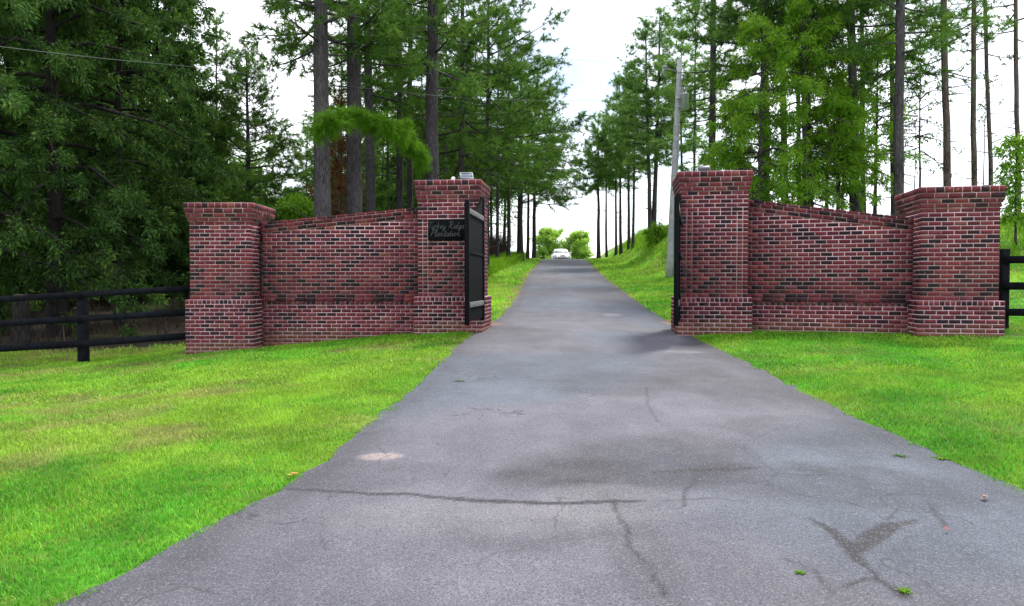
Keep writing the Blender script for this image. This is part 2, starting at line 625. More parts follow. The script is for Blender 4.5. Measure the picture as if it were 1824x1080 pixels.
G1, G2, G3 = np.array([.078, .32, .014]), np.array([.235, .41, .028]), np.array([.30, .25, .095])


def grass_colour(x, y, rnd):
    _, _, dry, _ = lawn_fields(x, y)
    k = .55 * fbm(x * .42 + 2, y * .55, 31, 3) + .45 * fbm(x * 1.7, y * 1.5, 32, 4) + (rnd - .5) * .34 + np.where(x < 0, .055, -.03) + .12 * smooth(y, 14, 22)
    yel = smooth(k, 0.34, 0.68)
    c = G1 + (G2 - G1) * yel[:, None]
    br = np.clip(dry * .8 * (.25 + .9 * smooth(fbm(x * 3.1, y * 2.6, 35, 3), .42, .64)) * .62 + (rnd > .94) * .45, 0, .8)
    c = c + (G3 - c) * br[:, None]
    lum = (.66 + .68 * fbm(x * 2.6 + 5, y * 2.6, 33, 4)) * (1 + .25 * smooth(y, 14, 20))  # random tone; past the gate also brightened to offset shaded blade sides
    return c * lum[:, None] * (0.62 + 0.76 * np.random.default_rng(9).random(len(x)))[:, None]


def build_ground():
    xs = np.concatenate([[-400, -250, -160, -110], np.arange(-80, -14, 2.0), np.arange(-14, -9, .35), np.arange(-9, 9.5, .11), np.arange(9.5, 16, .35), np.arange(16, 82, 2.0), [110, 160, 250, 400]])
    ys = np.concatenate([[-40, -25, -15, -8, -4, -2, 0, 1], np.arange(2, 17, .11), np.arange(17, 32, .25), np.arange(32, 66, .6), np.arange(66, 110, 2), [120, 140, 170, 220, 300, 450, 700, 900]])
    X, Y = np.meshgrid(xs, ys)
    x, y = X.ravel(), Y.ravel()
    z = ground(x, y)
    z = z - 0.06 * ((x > left(y) + .08) & (x < right(y) - .08))
    n, k = len(xs), len(ys)
    i = np.arange(k - 1)[:, None] * n
    j = np.arange(n - 1)[None]
    Q = np.stack([i + j, i + j + 1, i + n + j + 1, i + n + j], -1).reshape(-1, 4)
    straw, forest, dry, strip = lawn_fields(x, y)
    rnd = np.random.default_rng(4).random(len(x))
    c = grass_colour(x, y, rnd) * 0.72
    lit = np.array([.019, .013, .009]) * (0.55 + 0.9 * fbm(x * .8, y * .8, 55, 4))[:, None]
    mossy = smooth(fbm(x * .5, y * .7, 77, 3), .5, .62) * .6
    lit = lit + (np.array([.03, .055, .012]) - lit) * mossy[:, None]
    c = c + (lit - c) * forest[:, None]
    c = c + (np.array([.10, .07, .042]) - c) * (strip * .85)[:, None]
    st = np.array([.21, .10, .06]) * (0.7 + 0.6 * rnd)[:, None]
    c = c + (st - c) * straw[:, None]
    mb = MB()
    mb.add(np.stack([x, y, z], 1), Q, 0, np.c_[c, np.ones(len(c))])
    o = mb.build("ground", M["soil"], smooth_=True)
    tag(o, "green roadside lawn rising to the woods and the grassy bank", "ground", kind="structure")


def stain(x, y, c, rx, ry, seed=0, soft=.35, rot=0.0):
    dx, dy = x - c[0], y - c[1]
    ca, sa = math.cos(rot), math.sin(rot)
    r = np.hypot((dx * ca + dy * sa) / rx, (-dx * sa + dy * ca) / ry)
    r = r + (fbm(x * 1.4 + seed, y * 1.4, 40 + seed, 4) - .5) * .7
    return 1 - smooth(r, 1 - soft, 1 + soft * .4)


def build_road():
    ys = np.concatenate([np.arange(-12, 1.5, .5), np.arange(1.5, 7, .022), np.arange(7, 12, .06), np.arange(12, 20, .12), np.arange(20, 66, .4), np.arange(66, 122, 2)])
    t = np.linspace(0, 1, 210)
    T, Y = np.meshgrid(t, ys)
    wob = 0.06 * (fbm(Y[:, :1] * 3.0, Y[:, :1] * 0 + 1, 61, 5) - .5) * 2
    wob2 = 0.06 * (fbm(Y[:, :1] * 3.0, Y[:, :1] * 0 + 9, 62, 5) - .5) * 2
    L_ = left(Y) - .01 + wob
    R_ = right(Y) + .01 + wob2
    X = L_ + (R_ - L_) * T
    x, y = X.ravel(), Y.ravel()
    tt = T.ravel()
    z = prof(y) + 0.012 + 0.02 * np.sin(np.pi * tt)
    edge = np.minimum(tt, 1 - tt) * (R_ - L_).mean()
    base = np.array([.104, .107, .128])
    tone = fbm(x * .6, y * .35, 71, 4)
    c = base * (0.70 + 0.62 * tone)[:, None]
    bl = smooth(fbm(x * .35 + 4, y * .25, 73, 3), .42, .6)
    c = c * (1 + (np.array([.86, .98, 1.06]) - 1) * bl[:, None]) * (1 + (np.array([1.05, .99, .99]) - 1) * (1 - bl)[:, None])
    c = c * (.84 + .32 * fbm(x * 5.5, y * 1.1, 97, 4))[:, None]
    # darker worn streaks along the travelling lines, lighter crown of the lane
    u = (tt - .5) * 2
    c = c * (1 + .13 * np.exp(-((u - .02) / .22) ** 2) * smooth(y, 8, 13))[:, None]
    c = c * (1 - .34 * np.exp(-((np.abs(u) - .95) / .09) ** 2))[:, None]
    S = [((1120, 832), 1.05, .62, 1, .5, .5), ((1010, 850), .5, .3, 2, .35, .3), ((1500, 870), .95, .42, 3, .42, -.1), ((1090, 690), .8, .75, 4, .35, 0),
         ((1420, 770), .85, .5, 5, .3, 0), ((1290, 690), .6, 1.2, 6, .38, .2), ((1250, 628), .40, 1.0, 7, .28, .1), ((930, 960), .45, .25, 8, .25, 0),
         ((640, 850), .7, .35, 9, .22, 0), ((1120, 960), .15, .9, 10, .25, 0), ((1560, 800), .8, .4, 11, .22, 0), ((900, 585), .4, .6, 12, .25, 0)]
    for (p, rx, ry, sd, amt, rot) in S:
        q = on_prof(*p)
        c = c * (1 - amt * .85 * stain(x, y, q, rx, ry, sd, rot=rot) * (.45 + 1.1 * fbm(x * 7 + sd, y * 6, 96, 4)))[:, None]
    for (p, rx, ry, sd, col, amt) in [((683, 818), .17, .10, 31, (.34, .27, .25), .75), ((1090, 563), .25, .35, 32, (.26, .25, .26), .5), ((1220, 630), .3, .16, 33, (.22, .21, .22), .5),
                                      ((874, 579), .30, .45, 36, (.24, .125, .08), .8), ((1197, 577), .26, .5, 37, (.24, .14, .09), .8), ((1080, 900), .5, .3, 34, (.2, .19, .2), .35), ((860, 930), .8, .3, 35, (.19, .18, .19), .35)]:
        q = on_prof(*p)
        c = c + (np.array(col) - c) * (amt * stain(x, y, q, rx, ry, sd))[:, None]
    # tar-filled and open cracks
    def crack(pix, wid, amt, jag=.02, col=(.022, .021, .026)):
        nonlocal c
        pts = np.array([on_prof(*q)[:2] for q in pix])
        sel = (y > pts[:, 1].min() - .3) & (y < pts[:, 1].max() + .3)
        xx = x[sel] + (fbm(x[sel] * 9, y[sel] * 9, 93, 3) - .5) * jag * 2
        yy = y[sel] + (fbm(x[sel] * 9, y[sel] * 9, 94, 3) - .5) * jag * 2
        best = np.full(len(xx), 9.0)
        for (a, b, wa, wb) in zip(pts[:-1], pts[1:], wid[:-1], wid[1:]):
            d_ = b - a
            tq = np.clip(((xx - a[0]) * d_[0] + (yy - a[1]) * d_[1]) / (d_ @ d_), 0, 1)
            dist = np.hypot(xx - a[0] - tq * d_[0], yy - a[1] - tq * d_[1])
            best = np.minimum(best, dist - (wa + (wb - wa) * tq) / 2)
        m_ = (1 - smooth(best, .0, .019)) * amt * (.7 + .6 * fbm(x[sel] * 6, y[sel] * 6, 95, 3))
        c[sel] = c[sel] + (np.array(col) - c[sel]) * np.clip(m_ * 1.6, 0, .97)[:, None]
    crack([(515, 875), (560, 880), (640, 886), (735, 890), (770, 897), (860, 904), (980, 907), (1080, 906), (1145, 903)], [.008, .016, .018, .02, .02, .03, .03, .026, .008], .8)
    crack([(1165, 852), (1240, 849), (1300, 847), (1350, 843)], [.01, .04, .04, .012], .62)
    crack([(1420, 845), (1460, 846), (1490, 843)], [.006, .012, .006], .5)
    crack([(1438, 934), (1475, 955), (1500, 975), (1518, 990)], [.006, .03, .05, .055], .72)
    crack([(1525, 990), (1555, 965), (1585, 949), (1632, 938)], [.05, .085, .06, .006], .72)
    crack([(1515, 985), (1522, 1003), (1545, 1030), (1575, 1052), (1615, 1078)], [.05, .04, .012, .01, .016], .75)
    crack([(1500, 1062), (1545, 1046), (1580, 1053)], [.003, .004, .004], .6)
    crack([(1090, 908), (1105, 930), (1118, 960), (1122, 990), (1150, 1020), (1170, 1050), (1182, 1078)], [.001, .003, .004, .006, .003, .002, .002], .6)
    crack([(1240, 862), (1220, 885), (1215, 920)], [.002, .003, .002], .55)
    crack([(1150, 695), (1155, 730), (1168, 760)], [.004, .006, .004], .35)
    crack([(1655, 905), (1672, 930), (1684, 948)], [.003, .005, .003], .6)
    crack([(1400, 1010), (1450, 1035), (1490, 1075)], [.002, .003, .002], .4)
    crack([(1180, 905), (1260, 898), (1330, 905)], [.002, .003, .002], .35)
    # rusty needles blown on to the margins past the gate
    nd = smooth(y, 17, 22) * np.clip(np.exp(-((u + 1) / .10) ** 2) + np.exp(-((u - 1) / .10) ** 2), 0, 1) * (.4 + .8 * fbm(x * 2, y * 1, 81, 3))
    c = c + (np.array([.20, .12, .10]) - c) * np.clip(nd * .6, 0, .5)[:, None]
    n, k = len(t), len(ys)
    i = np.arange(k - 1)[:, None] * n
    j = np.arange(n - 1)[None]
    Q = np.stack([i + j, i + j + 1, i + n + j + 1, i + n + j], -1).reshape(-1, 4)
    mb = MB()
    mb.add(np.stack([x, y, z], 1), Q, 0, np.c_[np.clip(c, .01, 1), np.ones(len(c))])
    o = mb.build("road", M["asphalt"], smooth_=True)
    tag(o, "grey weathered asphalt driveway running through the gate over the rise", "driveway", kind="structure")
build_ground()
build_road()

# ------------------------------------------------------------------ brickwork
BL, BH, BT, JT = 0.178, 0.0677, 0.089, 0.0145
rngb = np.random.default_rng(7)


class Bricks:
    """single bricks laid round a mortar core; frame: x along the front, y into the depth, z up"""

    def __init__(self):
        self.mb = MB()

    def brick(self, x0, x1, y0, y1, z0, z1, top=None, jitter=.0011):
        j = rngb.normal(0, jitter, 6)
        V = np.array([[x0, y0, z0], [x1, y0, z0], [x1, y1, z0], [x0, y1, z0], [x0, y0, z1], [x1, y0, z1], [x1, y1, z1], [x0, y1, z1]], float)
        V[:, 0] += np.where(np.arange(8) % 4 % 3 == 0, j[0], j[1])
        V[:, 1] += np.where(np.arange(8) % 4 < 2, j[2], j[3])
        V[:, 2] += j[4] * .6
        if top is not None:
            V[4:, 2] = np.minimum(V[4:, 2], top(V[4:, 0]))
        self.mb.add(V, BOXF, 0)

    def ring(self, X0, X1, Y0, Y1, z0, h, L, odd, front=None):
        g = JT / 2
        z1 = z0 + h - JT
        t = BT

        def run(a, b, n, place, full=False):
            w = (b - a) / n
            for i in range(n):
                place(a + i * w + (0 if full and i == 0 else g), a + (i + 1) * w - (0 if full and i == n - 1 else g))
        fa, fb = (X0, X1) if not odd else (X0 + t, X1 - t)
        sa, sb = (Y0 + t, Y1 - t) if not odd else (Y0, Y1)
        nf, ns = max(1, round((fb - fa) / L)), max(1, round((sb - sa) / L))
        if front is None:
            run(fa, fb, nf, lambda a, b: self.brick(a, b, Y0, Y0 + t - g, z0, z1), not odd)
        else:
            for a, b in front:
                if odd:
                    a, b = max(a, t), min(b, X1 - X0 - t)
                if b - a > .03:
                    self.brick(X0 + a + (0 if a == 0 else g), X0 + b - (0 if b == X1 - X0 else g), Y0, Y0 + t - g, z0, z1)
        run(fa, fb, nf, lambda a, b: self.brick(a, b, Y1 - t + g, Y1, z0, z1), not odd)
        run(sa, sb, ns, lambda a, b: self.brick(X0, X0 + t - g, a, b, z0, z1), odd)
        run(sa, sb, ns, lambda a, b: self.brick(X1 - t + g, X1, a, b, z0, z1), odd)

    def core(self, X0, X1, Y0, Y1, z0, z1, r=.005):
        self.mb.box((X0 + r, Y0 + r, z0), (X1 - r, Y1 - r, z1), 1)

    def build(self, name, parent):
        return self.mb.build(name, [M["brick"], M["mortar"]], parent)


PW = 1.068


def brick_pillar(loc, yaw, zg, zp, zt, label, panel=False, ov=1.0):
    """loc = front left corner of the shaft; z values are world heights, kept relative to the ground at the foot"""
    root = empty("brick_pillar", (loc[0], loc[1], zg), yaw)
    tag(root, label, "brick pillar", "brick pillars of the entrance")
    p, W = 0.062, PW
    hp, ht = zp - zg, zt - zg
    B = Bricks()                                   # plinth
    z = hp - .078
    B.ring(-p, W + p, -p, W + p, z, .078, .074, False)
    k = 0
    while z > -.25:
        z -= BH
        B.ring(-p, W + p, -p, W + p, z, BH, BL, k % 2 == 1)
        k += 1
    B.core(-p, W + p, -p, W + p, -.4, hp - .010)
    B.build("plinth", root)
    B = Bricks()                                   # shaft
    cap = 2 * BH + .184
    n = int(round((ht - cap - hp) / BH))
    h = (ht - cap - hp) / n
    L = W / 6
    for i in range(n):
        fr = None
        if panel and i < n - 5:
            if i % 2:
                fr = [(0, L), (L, 2 * L), (2 * L, 3 * L), (3 * L, 4 * L), (4 * L, 5 * L), (5 * L, 6 * L)]
            else:
                fr = [(0, L / 2), (L / 2, L), (L, 1.5 * L), (1.5 * L, 2.5 * L), (2.5 * L, 3.5 * L), (3.5 * L, 4.5 * L), (4.5 * L, 5 * L), (5 * L, 5.5 * L), (5.5 * L, 6 * L)]
        B.ring(0, W, 0, W, hp + i * h, h, L, i % 2 == 1, fr)
    B.core(0, W, 0, W, hp - .008, ht - cap)
    B.build("shaft", root)
    B = Bricks()                                   # corbelled cap
    z = ht - cap
    for i, (q, hh, LL) in enumerate([(.032 * ov, BH, BL), (.062 * ov, BH, BL), (.092 * ov, .088, BL), (.108 * ov, .096, .12)]):
        B.ring(-q, W + q, -q, W + q, z, hh, LL, i % 2 == 1)
        B.core(-q, W + q, -q, W + q, z - .006 + i * .0013, z + hh - .009)
        z += hh
    nb = 7                                         # bricks laid flat over the top
    for a in range(nb):
        for b in range(4):
            w_, d_ = (W - .02) / nb, (W - .02) / 4
            B.brick(.01 + a * w_ + .006, .01 + (a + 1) * w_ - .006, .01 + b * d_ + .006, .01 + (b + 1) * d_ - .006, ht - .05, ht - .016)
    B.build("cap", root)
    return root


def brick_wing(A, Bp, zg, zp, zA, zB, label, crack=False):
    """wall from plan point A to B (front face line); top slopes from zA to zB"""
    A, Bp = np.array(A), np.array(Bp)
    Lw = float(np.hypot(*(Bp - A)))
    yaw = math.atan2(Bp[1] - A[1], Bp[0] - A[0])
    root = empty("brick_wall", (A[0], A[1], zg), yaw)
    tag(root, label, "brick wall", "brick wing walls of the entrance")
    T = 0.30
    top = lambda x: (zA - zg) + (zB - zA) * np.asarray(x) / Lw
    hp = zp - zg
    cop = 2 * .070 + .05
    g = JT / 2

    def faces(B, y0, y1, z0, h, L, off, start=0.0, clip=None):
        x = -off
        z1 = z0 + h - JT
        while x < Lw:
            a, b = max(start, x + g), min(Lw, x + L - g)
            x += L
            if b - a < .02:
                continue
            if clip is not None:
                if max(clip(a), clip(b)) < z0 + .012:
                    continue
            B.brick(a, b, y0, y0 + BT, z0, z1, clip)
            B.brick(a, b, y1 - BT, y1, z0, z1, clip)
    B = Bricks()                                   # plinth with its row of dentils
    st = .05 if crack else 0.0
    pr = .028
    z = hp - BH
    faces(B, -pr - .012, T + pr, z, BH, BL, .06, st)
    z -= .062
    x = st
    while x < Lw:
        B.brick(x + .004, min(Lw, x + .052), -pr - .01, T + pr, z + .006, z + .056)
        x += .089
    k = 0
    while z > -.25:
        z -= BH
        faces(B, -pr, T + pr, z, BH, BL, .03 + (k % 2) * BL / 2, st)
        k += 1
    B.mb.box((st + .006, -pr + .0050, -.4), (Lw, T + pr - .0050, hp - BH - .068), 1)
    B.mb.box((st + .008, .022, hp - BH - .068), (Lw, T - .022, hp - .009), 1)
    B.build("plinth", root)
    B = Bricks()                                   # panel
    clip = lambda xx: top(xx) - cop - .012
    z, k = hp, 0
    while z < max(top(0), top(Lw)) - cop:
        s = 0.0
        if crack:
            s = .03 + .022 * (k % 2) + rngb.uniform(0, .02)
        faces(B, 0, T, z, BH, BL, .05 + (k % 2) * BL / 2, s, clip)
        z += BH
        k += 1
    s = .065 if crack else 0
    V = np.array([[s, .0050, hp - .01], [Lw, .0050, hp - .01], [Lw, T - .0050, hp - .01], [s, T - .0050, hp - .01],
                  [s, .0050, clip(s) + .0], [Lw, .0050, clip(Lw) + .0], [Lw, T - .0050, clip(Lw)], [s, T - .0050, clip(s)]])
    B.mb.add(V, BOXF, 1)
    B.build("panel", root)
    B = Bricks()                                   # sloping coping: two stretcher courses and a course on edge
    off = -cop
    for i, (pj, hh, LL) in enumerate([(.004, .070, BL), (.012, .070, BL), (.022, .05, BL)]):
        x = -LL * (.5 if i % 2 else .15)
        while x < Lw:
            a, b = max(0.0 if not crack else .02, x + g), min(Lw, x + LL - g)
            x += LL
            if b - a < .02:
                continue
            dz = rngb.normal(0, .003)
            for (ya, yb) in (((-pj), T / 2 - g), (T / 2 + g, T + pj)):
                j = rngb.normal(0, .002, 2)
                V = np.array([[a, ya + j[0], top(a) + off], [b, ya + j[0], top(b) + off], [b, yb, top(b) + off], [a, yb, top(a) + off],
                              [a, ya + j[0], top(a) + off + hh - JT * .9 + dz], [b, ya + j[0], top(b) + off + hh - JT * .9 + dz],
                              [b, yb, top(b) + off + hh - JT * .9 + dz], [a, yb, top(a) + off + hh - JT * .9 + dz]])
                B.mb.add(V, BOXF, 0)
        off += hh
    s = .03 if crack else 0
    V = np.array([[s, .003, top(s) - cop - .013], [Lw, .003, top(Lw) - cop - .013], [Lw, T - .003, top(Lw) - cop - .013], [s, T - .003, top(s) - cop - .013],
                  [s, .003, top(s) - .016], [Lw, .003, top(Lw) - .016], [Lw, T - .003, top(Lw) - .016], [s, T - .003, top(s) - .016]])
    B.mb.add(V, BOXF, 1)
    B.build("coping", root)
    if crack:                                      # stair-step crack through the lower courses
        C = MB()
        x, z = .085, hp - .19
        for i in range(7):
            C.box((x, -pr - .0035, z), (x + .012, -pr + .01, z + BH))
            C.box((x, -pr - .0030, z - .004), (x + BL * .55, -pr + .01, z + .007))
            x += BL * .52
            z -= BH
        for i in range(14):
            zz = hp + .05 + i * .07
            C.box((.012 + rngb.uniform(0, .01), .004, zz - .04), (.05 + rngb.uniform(0, .015), .03, zz + .035))
        C.build("crack", M["tar"], root)  # dark boxes stand in for the shade inside the open crack
    return root, yaw


ZP = EYE - 0.222
# inner and outer pillars
LO_D, LG_D, RG_D, RO_D = 12.75, 12.66, 12.02, 11.05
lo_c = P(338, 500, LO_D); lg_c = P(744, 500, LG_D); rg_c = P(1213, 500, RG_D); ro_c = P(1641, 500, RO_D)
Y_LO, Y_LG, Y_RG, Y_RO = 0.0, math.radians(-6.5), math.radians(-7.5), math.radians(-10.5)
brick_pillar(lo_c, Y_LO, P(338, 624, LO_D)[2], ZP - .055, P(400, 361, LO_D)[2],
             "low brick pillar at the far left with a black rail fence running into it", ov=.68)
brick_pillar(lg_c, Y_LG, P(744, 591, LG_D)[2], ZP, P(800, 321, LG_D)[2],
             "tall brick pillar carrying the black name sign", panel=True, ov=.45)
brick_pillar(rg_c, Y_RG, P(1213, 588, RG_D)[2], ZP, P(1270, 305.5, RG_D)[2],
             "tall brick pillar right of the road without a sign", panel=True, ov=.5)
brick_pillar(ro_c, Y_RO, P(1641, 600, RO_D)[2], ZP - .03, P(1720, 333, RO_D)[2],
             "low brick pillar at the far right beside a black fence post", ov=.45)


def pillar_pt(c, yaw, u, v):
    return np.array([c[0] + u * math.cos(yaw) - v * math.sin(yaw), c[1] + u * math.sin(yaw) + v * math.cos(yaw)])


SB = 0.42
brick_wing(pillar_pt(lo_c, Y_LO, PW + .012, SB), pillar_pt(lg_c, Y_LG, .0, SB), P(600, 604, 13.1)[2], ZP - .03,
           P(487, 396, 13.17)[2], P(742, 368, 13.08)[2], "brick wall rising rightward to the sign pillar, cracked at its left end", crack=True)
brick_wing(pillar_pt(rg_c, Y_RG, PW, SB), pillar_pt(ro_c, Y_RO, 0.0, SB - .05), P(1450, 592, 11.7)[2], ZP - .01,
           P(1332, 354, 12.3)[2], P(1617, 384, 11.1)[2], "brick wall sloping down rightward, behind the right lawn")

# ------------------------------------------------------------------ gate leaves
def gate_leaf(near, far, zb, zt_near, zt_far, label, side):
    near, far = np.array(near), np.array(far)
    L = float(np.hypot(*(far - near)))
    yaw = math.atan2(far[1] - near[1], far[0] - near[0])
    root = empty("gate_leaf", (near[0], near[1], zb), yaw)
    tag(root, label, "gate", "leaves of the black driveway gate")
    hn, hf = zt_near - zb, zt_far - zb
    MB().bbox((0, -.035, 0), (.075, .035, hn), .006).build("stile", M["black_paint"], root)
    MB().bbox((L - .085, -.035, 0), (L, .035, hf), .006).build("stile", M["black_paint"], root)
    topf = lambda u: (hn - .10) + (hf + .02 - hn + .08) * u - .12 * math.sin(math.pi * u)
    bd = MB()
    n = 13
    w = (L - .165) / n
    for i in range(n):
        x0 = .078 + i * w
        bd.bbox((x0 + .004, -.012, .05), (x0 + w - .004, .010, topf((i + .5) / n)), .004)
    bd.build("board_panel", M["black_paint"], root)
    for zz, nm in ((1.735, M["rail_sheen"]), (.305, M["rail_sheen"])):
        r = MB()
        r.bbox((.076, -.034, zz - .042), (L - .086, -.0125, zz + .042), .004)
        r.bbox((.076, .0105, zz - .042), (L - .086, .034, zz + .042), .004)
        r.build("rail", nm, root)
    m = MB()
    m.bbox((.076, -.026, 1.09), (L - .086, -.0125, 1.13), .003)
    m.build("brace", M["black_paint"], root)
    for zz in (.40, 1.05, 1.62):
        h = MB()
        h.bbox((L - .30, .036 if side > 0 else -.056, zz - .03), (L + .02, .056 if side > 0 else -.036, zz + .03), .006)
        h.tube([(L + .03, side * .05, zz - .06), (L + .03, side * .05, zz + .06)], .024, 10)
        h.build("hinge", M["car_black"], root)
    return root


gn = P(831.5, 500, 11.0); gf = P(860, 500, 12.55)
gate_leaf(gn[:2], gf[:2], EYE - .635, P(831, 356, 11.0)[2], P(860, 352, 12.55)[2],
          "black boarded gate leaf with grey rails, swung out beside the sign pillar", 1)
gn = P(1204.5, 500, 10.45); gf = P(1208, 500, 12.0)
gate_leaf(gn[:2], gf[:2], EYE - .61, P(1204, 349, 10.45)[2], P(1207, 346, 12.0)[2],
          "black gate leaf seen edge on, swung out beside the right pillar", -1)

# ------------------------------------------------------------------ name sign
GLY = {
    'T': (.62, [[(.02, .86), (.12, 1.0), (.62, .98), (.78, 1.06)], [(.42, .98), (.36, .5), (.24, .04), (.08, .06)]]),
    'u': (.44, [[(.02, .46), (.02, .12), (.12, .0), (.24, .06), (.32, .24), (.34, .46)], [(.34, .46), (.33, .0)]]),
    'r': (.32, [[(.04, .46), (.04, .0)], [(.05, .24), (.14, .42), (.26, .46)]]),
    'k': (.42, [[(.05, 1.0), (.05, .5), (.05, .0)], [(.30, .48), (.07, .22)], [(.10, .24), (.32, .0)]]),
    'e': (.36, [[(0, .16), (.22, .26), (.2, .44), (.08, .42), (.05, .12), (.16, .0), (.36, .12)]]),
    'y': (.46, [[(0, .36), (.06, .44), (.05, .14), (.16, .04), (.3, .16), (.35, .44)], [(.35, .44), (.27, -.28), (.12, -.38), (.08, -.24), (.3, -.02), (.46, .12)]]),
    'R': (.74, [[(.1, .9), (.26, 1.02), (.2, .5), (.1, .0)], [(.12, .86), (.34, 1.04), (.6, .92), (.54, .62), (.26, .52), (.46, .2), (.62, .0), (.76, .08)]]),
    'i': (.22, [[(0, .1), (.1, .44), (.08, .08), (.14, .0), (.24, .1)], [(.13, .60), (.15, .64)]]),
    'd': (.48, [[(.3, .40), (.14, .46), (.02, .2), (.1, .0), (.24, .1), (.32, .4), (.42, 1.0)], [(.36, .6), (.3, .1), (.38, .0), (.5, .1)]]),
    'g': (.46, [[(.3, .40), (.14, .46), (.02, .2), (.1, .02), (.24, .1), (.32, .44)], [(.32, .44), (.24, -.28), (.1, -.38), (.06, -.24), (.28, -.02), (.46, .12)]]),
    'P': (.62, [[(.1, .9), (.26, 1.02), (.2, .5), (.1, .0)], [(.12, .86), (.34, 1.04), (.6, .9), (.52, .56), (.24, .48)]]),
    'l': (.26, [[(0, .1), (.16, .8), (.18, 1.0), (.09, .9), (.06, .14), (.12, .0), (.26, .1)]]),
    'a': (.44, [[(.3, .38), (.14, .45), (.02, .2), (.1, .0), (.24, .1), (.33, .42)], [(.33, .42), (.28, .08), (.36, .0), (.46, .1)]]),
    'n': (.50, [[(0, .36), (.06, .44), (.05, 0)], [(.05, .24), (.2, .45), (.3, .38), (.28, .08), (.36, .0), (.5, .1)]]),
    't': (.30, [[(0, .1), (.12, .5), (.16, .82), (.08, .14), (.15, .0), (.3, .1)], [(.0, .56), (.26, .58)]]),
    'o': (.42, [[(.2, .44), (.05, .34), (.05, .1), (.17, .0), (.3, .14), (.28, .38), (.18, .44), (.3, .36), (.44, .38)]]),
}


def catmull(p, k=5):
    p = np.array(p, float)
    if len(p) < 3:
        return p
    q = np.vstack([2 * p[0] - p[1], p, 2 * p[-1] - p[-2]])
    out = []
    for i in range(1, len(q) - 2):
        for t in np.linspace(0, 1, k, endpoint=False):
            out.append(.5 * ((2 * q[i]) + (-q[i - 1] + q[i + 1]) * t + (2 * q[i - 1] - 5 * q[i] + 4 * q[i + 1] - q[i + 2]) * t * t + (-q[i - 1] + 3 * q[i] - 3 * q[i + 1] + q[i + 2]) * t ** 3))
    out.append(p[-1])
    return np.array(out)


def script_text(mb, text, x, z, size, y, r):
    wtot = sum(.36 if ch == ' ' else GLY[ch][0] * 1.12 for ch in text) * size
    x -= wtot / 2
    for ch in text:
        if ch == ' ':
            x += .36 * size
            continue
        w_, strokes = GLY[ch]
        for s in strokes:
            c = catmull(s)
            pts = np.c_[x + (c[:, 0] + .22 * c[:, 1]) * size, np.full(len(c), y), z + c[:, 1] * size]
            mb.tube(pts, r, 5)
        x += w_ * size * 1.12


def name_sign():
    L = PW / 6
    z0, z1 = P(795, 429, LG_D)[2], P(795, 391.5, LG_D)[2]
    o2 = pillar_pt(lg_c, Y_LG, L + .01, -.004)
    root = empty("name_sign", (o2[0], o2[1], z0), Y_LG)
    tag(root, "black name plate with grey script set in the left gate pillar", "sign")
    w = 4 * L - .02
    MB().bbox((0, -.022, 0), (w, .004, z1 - z0), .004).build("plate", M["sign_black"], root)
    t = MB()
    script_text(t, "Turkey Ridge", w * .455, (z1 - z0) * .56, .112, -.024, .0042)
    script_text(t, "Plantation", w * .44, (z1 - z0) * .20, .118, -.024, .0042)
    t.build("lettering", M["letter_grey"], root)
    fr = MB()
    fr.bbox((-.012, -.010, z1 - z0 + .001), (w + .012, .0, z1 - z0 + .016), .003)
    fr.build("mortar_edge", M["mortar"], root)


name_sign()


# ------------------------------------------------------------------ floodlights and knob on the pillars
def floodlight(pos, yaw, tilt, label, s=1.0):
    root = empty("floodlight", pos, yaw)
    root.scale = (s, s, s)
    tag(root, label, "floodlight", "floodlights on the gate pillars")
    Rm = Matrix.Translation((0, 0, .105)) @ Matrix.Rotation(tilt, 4, 'X')
    b = MB()
    b.bbox((-.12, -.03, -.08), (.12, .06, .08), .014, 0, Rm)
    for i in range(7):
        b.bbox((-.10 + i * .031, .058, -.06), (-.092 + i * .031, .085, .06), .002, 0, Rm)
    b.build("housing", M["lamp_body"], root)
    r = MB()
    for a, c in (((-.125, -.045, .062), (.125, -.028, .085)), ((-.125, -.045, -.085), (.125, -.028, -.062)), ((-.125, -.0449, -.0618), (-.1, -.028, .0618)), ((.1, -.0449, -.0618), (.125, -.028, .0618))):
        r.bbox(a, c, .003, 0, Rm)
    r.build("rim", M["lamp_rim"], root)
    MB().bbox((-.099, -.038, -.061), (.099, -.0305, .061), .002, 0, Rm).build("lens", M["lamp_glass"], root)
    k = MB()
    k.bbox((-.15, .0, .0), (.15, .03, .0145), .003)
    k.bbox((-.148, .001, .013), (-.134, .029, .12), .003)
    k.bbox((.134, .001, .013), (.148, .029, .12), .003)
    k.build("bracket", M["lamp_body"], root)


q = pillar_pt(lg_c, Y_LG, .80, .32)
ztl = P(800, 321, LG_D)[2] - .016
floodlight((q[0], q[1], ztl), math.radians(14), math.radians(-42), "small grey floodlight on the sign pillar, its glass tilted skyward", .95)
q = pillar_pt(lg_c, Y_LG, .58, .25)
kn = empty("lamp_socket", (q[0], q[1], ztl))
tag(kn, "small white knob on the sign pillar beside the floodlight", "socket")
a = MB(); a.tube([(0, 0, 0), (0, 0, .03)], .035, 12); a.build("base", M["lamp_body"], kn)
a = MB(); a.tube([(0, 0, .03), (0, 0, .04), (0, 0, .065), (0, 0, .09), (0, 0, .1)], [.012, .03, .038, .03, .012], 12); a.build("bulb", M["white_knob"], kn)
q = pillar_pt(rg_c, Y_RG, .40, .35)
ztr = P(1270, 305.5, RG_D)[2] - .016
floodlight((q[0], q[1], ztr), math.radians(165), math.radians(-30), "dark floodlight facing away on the right gate pillar", .8)


